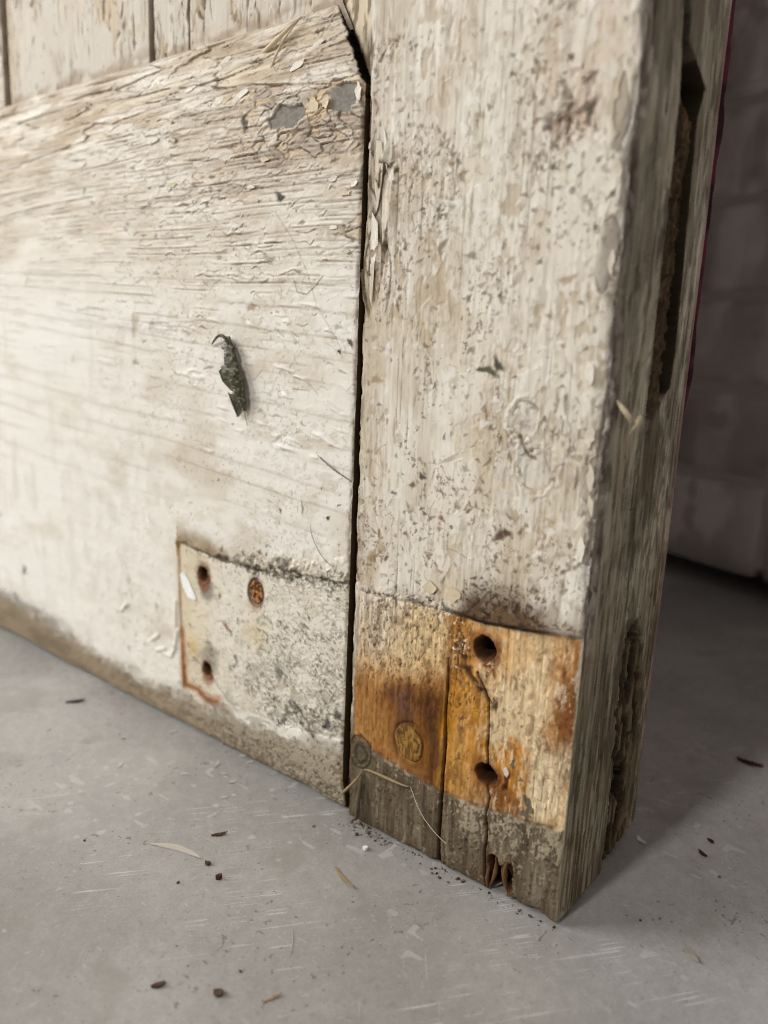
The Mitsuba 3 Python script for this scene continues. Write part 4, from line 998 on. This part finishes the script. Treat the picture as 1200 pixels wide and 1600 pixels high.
# round wooden plug in the stain
def dome(x, z, ru, rv, y0, height, seed, c0, c1, slot=None, rag=0.10, pit=False):
    g_ = Sheet(np.linspace(-1, 1, 46), np.linspace(-1, 1, 46), c0, seed)
    d = np.hypot(g_.U, g_.V)
    s = np.maximum(np.abs(g_.U), np.abs(g_.V)) / np.maximum(d, 1e-6)
    X_, Z_ = g_.U * s, g_.V * s                     # square -> disc
    rr = np.hypot(X_, Z_)
    th = np.arctan2(Z_, X_)
    k_ = 1 + rag * np.sin(2 * th + seed) * 0.6 + rag * np.sin(5 * th + 2 * seed) * 0.4
    g_.h = height * np.sqrt(np.clip(1 - 0.75 * rr ** 4, 0, 1)) + 0.5 * (g_.n(0.25) - 0.5) - 2.5 * ss(0.93, 1.0, rr)
    g_.mix(ss(0.35, 0.65, g_.n(0.14, 0.6, 4)), c1)
    g_.mix(0.7 * ss(0.56, 0.66, g_.n(0.12, 0.3, 3)), np.asarray(c1) * 0.4)
    g_.mix(0.6 * ss(0.56, 0.66, g_.n(0.1, 0.4, 3)), np.asarray(c0) * 1.35)
    g_.mix(0.75 * ss(0.8, 1.0, rr) * ss(0.25, 0.5, g_.n(0.3)), np.asarray(c1) * 0.35)
    if pit:
        pn = g_.n(0.22, 0.22, 3)
        g_.mix(0.8 * ss(0.52, 0.62, pn), np.asarray(c1) * 0.5)
        g_.mix(0.6 * ss(0.42, 0.3, pn), np.asarray(c0) * 1.5)
        g_.h -= 0.8 * ss(0.5, 0.65, pn)
    if slot is not None:
        ln = np.abs(X_ * math.sin(slot) - Z_ * math.cos(slot))
        g_.h -= 1.1 * ss(0.16, 0.08, ln) * ss(0.98, 0.9, rr)
        g_.mix(0.8 * ss(0.17, 0.08, ln), np.asarray(c1) * 0.25)
    p = np.stack([x + X_ * ru * k_, y0 + 0 * X_, z + Z_ * rv * k_], -1)
    nn = np.zeros_like(p)
    nn[..., 1] = -1
    return g_.mesh(p, nn)


M, c = dome(-79.4, 53.5, 8.2, 9.2, 0.6, 0.9, 3, C(150, 112, 54), C(108, 76, 34))
k = add(DOOR + '__wooden_plug', M, 'mat_wood', c)
labels[k] = {'label': 'round wooden plug in the dark rust stain'}
M, c = dome(-183, 101, 5.4, 7.0, 1.7, 1.3, 8, C(172, 122, 78), C(110, 66, 38), rag=0.07, pit=True)
k = add(DOOR + '__screw_head', M, 'mat_wood', c)
labels[k] = {'label': 'rusty screw head left in the wood'}
# little resin bead by the lower hole
vv, ff = chip(blot(2.4, 3.8, 0.2, rg, 14, 0.12), 0.7, 0, 0.2, rg)
add(DOOR + '__paint_flake', (on_front_face(vv, -28.5, 59, 0.4), ff), 'mat_flake_shade', smooth=True)
# splinters in the rotted foot and on the top of the rail
for (pts, rr, mt) in [([(-31, 1.5, 17), (-30.5, 1.0, 10), (-32.5, 0.6, 3)], [0.3, 1.1, 0.4], 'splinter'), ([(-24.5, 0.5, 19), (-25.5, -0.2, 12), (-23.5, 0.4, 4)], [0.3, 1.3, 0.3], 'splinter'), ([(-28, 2, 18), (-27, 1.5, 12), (-26, 1, 6)], [0.3, 0.9, 0.3], 'splinter'), ([(-33.5, 0.8, 12), (-33.8, 0.2, 6), (-33, 0.2, 1.5)], [0.3, 0.9, 0.4], 'splinter'),
                      ([(-163, 8.5, 371.5), (-172, 5.5, 365), (-182, 6.2, 361.5), (-188, 8.5, 361)], [0.3, 1.0, 1.1, 0.3], 'flake_cream'), ([(-165, 8.5, 370), (-171, 4.5, 361), (-178, 5.0, 353), (-182, 6.8, 348)], [0.3, 0.6, 0.6, 0.2], 'flake_cream')]:
    k = add(DOOR + '__splinter', tube(pts, rr, 7, jitter=0.5, seed=len(scene)), 'mat_' + mt)
# pink paint shelling off the far edge
nz = 150
zz = np.linspace(200, 520, nz)
rr_ = np.random.default_rng(12)
pcol = C(112, 48, 72) * (1 - ss(0.45, 0.7, meshkit.fbm(np.column_stack([zz / 9, zz * 0, zz * 0]), 4, 2))[:, None] * 0.75) + 0.02
xo = 0.25 + 0.9 * np.abs(gaussian_filter1d(rr_.normal(size=nz), 2.0)) + 0.9 * np.exp(-((zz - 224) / 9) ** 2) + 0.2 * np.exp(-((zz - 300) / 30) ** 2)
xo = xo * ss(198, 226, zz) - 0.8 * ss(214, 200, zz)
a = np.column_stack([np.full(nz, -14.0), np.full(nz, TH + 0.6), zz])
b = np.column_stack([xo, TH + 0.7 + 0.3 * xo, zz])
b2 = b + [0, 0.7, 0]
vv = np.vstack([a, b, b2]) / 1000
i = np.arange(nz - 1)
ff = np.vstack([np.column_stack([p + i, q_ + i, q_ + i + 1]) for p, q_ in ((0, nz), (nz, 2 * nz))] + [np.column_stack([p + i, q_ + i + 1, p + i + 1]) for p, q_ in ((0, nz), (nz, 2 * nz))])
k = add(DOOR + '__back_paint', (vv, ff), 'mat_paint', np.vstack([pcol, pcol, pcol * 0.6]))
labels[k] = {'label': 'pink paint shelling off the back edge'}

# ================================================================ things stuck on the door
KEYLEAF = 'dried_leaf'
cen = np.array([(-200, 232), (-199.2, 226), (-197.6, 219), (-195.4, 212), (-193.2, 206), (-191.6, 200), (-190, 195), (-188, 189)], float)
cen[:, 1] = 231 - (231 - cen[:, 1]) * 0.84
rad = np.array([0.9, 3.2, 4.2, 4.6, 4.9, 3.6, 3.2, 1.0])
nt, na = 70, 22
t = np.linspace(0, 1, nt)
from scipy.interpolate import CubicSpline
cs = CubicSpline(np.linspace(0, 1, len(cen)), cen)(t)
r = np.interp(t, np.linspace(0, 1, len(rad)), rad)
th = np.linspace(0, 2 * np.pi, na, endpoint=False)
pp = np.stack(np.broadcast_arrays(t[:, None] * 6, np.cos(th)[None] * 1.3, np.sin(th)[None] * 1.3), -1)
fold = meshkit.fbm(pp * [2.2, 1, 1], 4, 3)
crease = np.abs(np.sin(th[None] * 2.5 + t[:, None] * 7 + 4 * fold))
rad2 = r[:, None] * (0.72 + 0.55 * fold + 0.22 * crease) * (1 + 0.25 * np.sign(np.sin(t[:, None] * 17)) * (np.cos(th)[None] < -0.3))
px = cs[:, :1] + rad2 * np.cos(th)[None]
pz = cs[:, 1:] + 0 * px
py = -2.6 - 1.6 * np.sin(np.pi * t)[:, None] - rad2 * 0.55 * np.sin(th)[None]
vv = np.stack([px, np.minimum(py, 0.1), pz], -1)
colr = np.ones(vv.shape) * C(66, 64, 42)
k1 = meshkit.fbm(pp * [3.5, 2, 2] + 5, 4, 9)[..., None]
colr = colr * (1 - ss(0.5, 0.7, k1)) + C(112, 106, 76) * ss(0.5, 0.7, k1)
k2 = meshkit.fbm(pp * [5, 3, 3] + 11, 3, 4)[..., None]
colr = colr * (1 - ss(0.56, 0.66, k2)) + C(28, 26, 18) * ss(0.56, 0.66, k2)
k3 = 0.6 * ss(0.68, 0.74, meshkit.fbm(pp * [7, 4, 4] + 3, 2, 5))[..., None]
colr = colr * (1 - k3) + C(188, 180, 156) * k3
i = np.arange(nt * na).reshape(nt, na)
a_, b_ = i[:-1], i[1:]
f = np.vstack([np.stack([a_, np.roll(a_, -1, 1), np.roll(b_, -1, 1)], -1).reshape(-1, 3), np.stack([a_, np.roll(b_, -1, 1), b_], -1).reshape(-1, 3)])
scene['mat_leaf'] = {'type': 'twosided', 'bsdf': {'type': 'principled', 'base_color': {'type': 'mesh_attribute', 'name': 'vertex_color'}, 'roughness': 0.38, 'specular': 0.5}}
add(KEYLEAF + '__blade', (vv.reshape(-1, 3) / 1000, f), 'mat_leaf', colr.reshape(-1, 3))
for pts, mt in [([(-204, 205), (-206, 211), (-202, 216), (-196, 208), (-193, 198), (-198, 200)], 'mat_leaf_dark'), ([(-196, 196), (-199, 199), (-197, 192), (-193, 184.5), (-190, 188), (-191, 195)], 'mat_leaf_dark'), ([(-191, 197), (-189, 193), (-187.5, 186), (-186, 180), (-189, 188)], 'mat_straw')]:
    if 'mat_leaf_dark' not in scene:
        flat_bsdf('mat_leaf_dark', C(58, 54, 36), 0.45)
    o = np.array(pts, float)
    o[:, 1] = 231 - (231 - o[:, 1]) * 0.84
    c0 = o.mean(0)
    w_, ff = chip(o - c0, 0.35, 3.0, 1.4, rg, 0.5)
    add(KEYLEAF + '__torn_lobe', (on_front_face(w_, c0[0], c0[1], -2.2), ff), mt, smooth=False)
add(KEYLEAF + '__stalk', tube([(-214.5, -1.0, 227.5), (-209, -3.0, 230.5), (-203.5, -4.2, 232), (-199, -4.2, 229.5), (-196.5, -4.4, 224)], [0.35, 0.6, 0.8, 0.9, 0.5], 7), 'mat_leaf_dark')
labels[KEYLEAF] = {'label': 'shrivelled dark green leaf with a hooked stalk stuck on the white rail', 'category': 'leaf'}

for key, pts, rr, mt, lab, cat in [
    ('straw', [(-104, -0.9, 30.5), (-96, -1.3, 31.8), (-86, -1.4, 32.0), (-77, -1.2, 32.6)], [0.3, 0.65, 0.7, 0.3], 'mat_dull_straw', 'short pale straw stem lying level across the foot of the stile', 'straw'),
    ('grass_blade', [(-119, -1.5, 9), (-113, -4, 17), (-107.5, -3.5, 24), (-104.5, -2, 31)], [0.3, 0.7, 0.6, 0.2], 'mat_dull_straw', 'dry grass blade bent across the joint at the floor', 'grass blade'),
    ('dry_twig', [(-107, -2.2, 3), (-105.5, -3.0, 12), (-105, -2.4, 20), (-104, -1.8, 29)], [0.9, 1.2, 1.0, 0.4], 'mat_strand', 'upright brown stalk by the joint at the foot of the door', 'twig'),
    ('pale_fibre', [(-76, -1.2, 33), (-72, -1.8, 27), (-67, -1.9, 21), (-60, -1.6, 16), (-55, -1.0, 13.5)], [0.16, 0.2, 0.2, 0.16], 'mat_fibre', 'thin pale fibre hanging in a curve below the straw stem', 'fibre'),
    ('dark_hair', [(-139, -0.8, 179), (-132, -1.4, 175.5), (-126, -1.6, 173), (-118, -1.8, 170.5)], [0.12, 0.18, 0.18, 0.12], 'mat_strand', 'short dark hair pointing into the joint halfway up the rail', 'hair'),
    ('curled_hair', [(-143, -0.7, 145), (-140, -1.4, 138), (-134, -1.6, 131), (-127, -1.2, 127.5)], [0.1, 0.16, 0.16, 0.1], 'mat_strand', 'curled dark hair above the dirty line on the rail', 'hair')]:
    scene[key] = mikit.ply(tube(pts, rr, 6, jitter=0.3, seed=4), mt, smooth=True)
    labels[key] = {'label': lab, 'category': cat}

# ================================================================ litter on the floor
def on_floor(v_, x, y, z=0.0):
    return np.column_stack([x + v_[:, 0], y + v_[:, 1], z + 0.15 + v_[:, 2]]) / 1000


LIT = [  # key, x, y, length, width, angle, material, curl, thickness, label, category
    ('dark_chip', -324, -24, 11, 3.2, 0.9, 'mat_bit_dark', 0.6, 0.8, 'small dark blue-black chip alone on the floor left of the door', 'chip'),
    ('wood_shaving', -157, -71, 30, 3.4, 0.35, 'mat_shaving', 0.3, 0.2, 'long pale curved shaving on the floor in front of the rail', 'shaving'),
    ('brown_crumb', -137, -69, 3, 1.6, 0.3, 'mat_bit_brown', 0.5, 1.2, 'brown crumb at the right end of the pale shaving', 'crumb'),
    ('red_crumb', -126, -72, 2.8, 1.8, 0.8, 'mat_bit_red', 0.4, 1.8, 'dark red crumb beyond the pale shaving', 'crumb'),
    ('twig_bit', -86, -36, 16, 1.4, -0.35, 'mat_dull_straw', 0.5, 0.7, 'split straw piece on the floor in front of the stile', 'straw'),
    ('leaf_crumb', -150, -52, 7, 2.0, 0.9, 'mat_bit_brown', 0.7, 0.5, 'thin brown leaf scrap near the pale shaving', 'leaf scrap'),
    ('bark_crumb', -78, -112, 4.6, 2.8, 0.2, 'mat_bit_brown', 1.2, 0.8, 'curled brown bark crumb on the near floor', 'bark'),
    ('straw_chip', -62, -101, 7, 1.0, 1.2, 'mat_flake_tan', 0.5, 0.5, 'pale straw chip standing out beside the bark crumb', 'straw'),
    ('seed_husk', -97, -124, 5.5, 1.8, 0.9, 'mat_bit_brown', 0.6, 0.9, 'narrow brown husk lower left of the bark crumb', 'husk'),
    ('white_crumb', -91, -14, 2.6, 2.2, 0.3, 'mat_chip_white', 0.3, 1.4, 'bright white crumb close to the foot of the stile', 'crumb'),
    ('brown_stick', 26, 195, 13, 3.0, 0.0, 'mat_bit_red', 0.4, 1.4, 'red-brown stick lying in the shadow edge right of the door', 'stick'),
    ('rust_crumb', 31, 103, 4.5, 1.8, -0.6, 'mat_bit_red', 0.5, 0.7, 'rusty flake on the lit floor right of the door', 'flake'),
    ('rust_crumb_001', 31, 90, 6.0, 1.6, -0.7, 'mat_bit_red', 0.5, 0.7, 'longer rusty flake nearer than the other one right of the door', 'flake'),
    ('pale_flake', 5, 80, 9, 2.6, -0.7, 'mat_chip_white', 0.6, 0.4, 'pale flake lying in the door shadow close to its edge side', 'flake'),
    ('grey_flake', 47, 22, 9, 2.6, -0.7, 'mat_flake_grey', 0.6, 0.4, 'wide grey paint flake on the lit floor at the right', 'flake'),
]
for (k, x, y, L, w, an, mt, cu, tk, lab, cat) in LIT:
    o = blot(L, w, 0, rg, 13, 0.3)
    bend = 0.012 * (-3 if k == 'wood_shaving' else 1)
    o[:, 1] += bend * o[:, 0] ** 2 * (0.35 if k == 'wood_shaving' else 1)
    ca, sa = math.cos(an), math.sin(an)
    o = o @ np.array([[ca, sa], [-sa, ca]])
    vv, ff = chip(o, tk, an + 0.4, cu, rg, 0.25)
    scene[k] = mikit.ply((on_floor(vv, x, y), ff), mt, smooth=False)
    labels[k] = {'label': lab, 'category': cat}
for j, (x, y) in enumerate([(-291, 8), (-247, -6), (-216, 6), (-200, -12), (-190, -16), (-180, -18), (-262, -30), (-238, -48), (-303, -54), (-222, 18), (-196, 4), (-205, -30), (-172, -30), (-188, 2)]):
    vv, ff = chip(blot(rg.uniform(3, 7), rg.uniform(1.5, 3), rg.uniform(0, 3), rg), 0.25, rg.uniform(0, 6), 0.5, rg, 0.1)
    k = 'paint_chip' if j == 0 else f'paint_chip_{j:03d}'
    scene[k] = mikit.ply((on_floor(vv, x, y), ff), 'mat_shaving', smooth=False)
    labels[k] = {'label': 'small white paint chip scattered on the floor before the rail', 'category': 'paint chip', 'group': 'white paint chips before the rail'}
# crumbs and fibres too many to count: fallen dust along the foot of the door and over the floor
parts = []
for j in range(330):
    if j < 240:
        x = rg.uniform(-118, 0)
        x, y = x, -abs(rg.normal()) * 3 - 0.5
        if rg.random() < 0.45:
            x = rg.normal() * 9 - 98
            y = -abs(rg.normal()) * 4
    else:
        x, y = rg.uniform(-420, 120), rg.uniform(-190, 190)
        if y > -2 and x < 1:
            y = -rg.uniform(2, 190)
    s = 0.22 + 0.75 * rg.random() ** 4
    b = trimesh.creation.icosphere(subdivisions=0, radius=s)
    b.vertices *= [1, 1, 0.6] * rg.uniform(0.6, 1.4, 3)
    b.apply_translation((x, y, s * 0.4))
    parts.append(b)
dust = trimesh.util.concatenate(parts)
dust.vertices /= 1000
vc = np.repeat(np.array([C(88, 74, 56), C(70, 60, 50), C(150, 142, 130), C(118, 102, 82)])[rg.integers(0, 4, len(parts))], 12, 0)
scene['dust_crumbs'] = mikit.ply((dust.vertices, dust.faces), 'mat_wood', color=vc)
labels['dust_crumbs'] = {'label': 'crumbs of dirt and dust fallen along the foot of the door', 'category': 'dust', 'kind': 'stuff'}
parts = []
for j in range(9):
    x, y = rg.uniform(-260, 90), rg.uniform(-185, 150)
    if y > -4 and x < 4:
        y = -rg.uniform(4, 180)
    an, L, k = rg.uniform(0, 6.28), rg.uniform(5, 22), rg.normal() * 0.02
    s_ = np.linspace(-L / 2, L / 2, 4)
    pts = [(x + q_ * math.cos(an + k * q_), y + q_ * math.sin(an + k * q_), 0.4 + 0.3 * rg.random()) for q_ in s_]
    v_, f_ = tube(pts, [0.08, 0.14, 0.08], 4)
    parts.append(trimesh.Trimesh(v_, f_, process=False))
fib = trimesh.util.concatenate(parts)
scene['lint_fibres'] = mikit.ply((fib.vertices, fib.faces), 'mat_fibre', smooth=True)
labels['lint_fibres'] = {'label': 'thin pale lint fibres strewn over the grey floor', 'category': 'lint', 'kind': 'stuff'}

# ================================================================ painted brick wall behind the door
WALL = 'brick_wall'
labels[WALL] = {'label': 'painted brick wall in the shadow behind the door', 'category': 'wall'}
p1, p2 = np.array([-0.1452, 0.5656]), np.array([-0.0395, 0.5244])
wd = (p2 - p1) / np.linalg.norm(p2 - p1)
wn = np.array([wd[1], -wd[0]])
if wn[1] > 0:
    wn = -wn
Mw = np.eye(4)
Mw[:3, 0], Mw[:3, 1], Mw[:3, 2] = [wd[0], wd[1], 0], [-wn[0], -wn[1], 0], [0, 0, 1]
Mw[:2, 3] = p1
back = trimesh.creation.box((3.0, 0.1, 2.4))
back.apply_translation((0, 0.0535, 1.2 + 0.030))
back.apply_transform(Mw)
add(WALL + '__mortar', back, 'mat_mortar', smooth=False)


def brick(w, h, d, seed):
    m = trimesh.creation.box((w, d, h))
    m = m.subdivide().subdivide().subdivide()
    q = m.vertices / (np.array([w, d, h]) / 2)
    rr = 1 - 0.03 * (np.abs(q[:, [0]]) ** 8 + np.abs(q[:, [2]]) ** 8)
    v_ = m.vertices * np.column_stack([np.ones(len(q)), np.where(q[:, 1] < 0, rr[:, 0], 1), np.ones(len(q))])
    edge_ = np.maximum(np.abs(q[:, 0]) ** 14, np.abs(q[:, 2]) ** 10)
    v_[:, 1] += np.where(q[:, 1] < -0.5, 0.0014 * edge_ + 0.006 * (meshkit.fbm(m.vertices * 40, 3, seed) - 0.5), 0)
    return v_, m.faces


CH, BW = 0.088, 0.252
protos = [brick(BW - 0.012, CH - 0.011, 0.06, s) for s in range(3)]
for row in range(9):
    zc = 0.020 + row * CH + CH / 2 + 0.004
    for col in range(-3, 5):
        xc = (col + (0.5 if row % 2 else 0)) * BW - 0.03
        if not (-0.5 < xc < 0.62):
            continue
        v_, f_ = protos[(row * 3 + col) % 3]
        w_ = (np.column_stack([v_ + [xc, 0.030 + 0.002 * rg.normal(), zc], np.ones(len(v_))]) @ Mw.T)[:, :3]
        if row == 0:
            lowv = v_[:, 2] < -CH / 2 + 0.012
            w_[lowv, 2] += -0.008 + 0.005 * (meshkit.fbm(w_[lowv] * 45, 3, 5) - 0.5) * 2
        add(WALL + '__brick', (w_, f_), 'mat_brick', smooth=True)
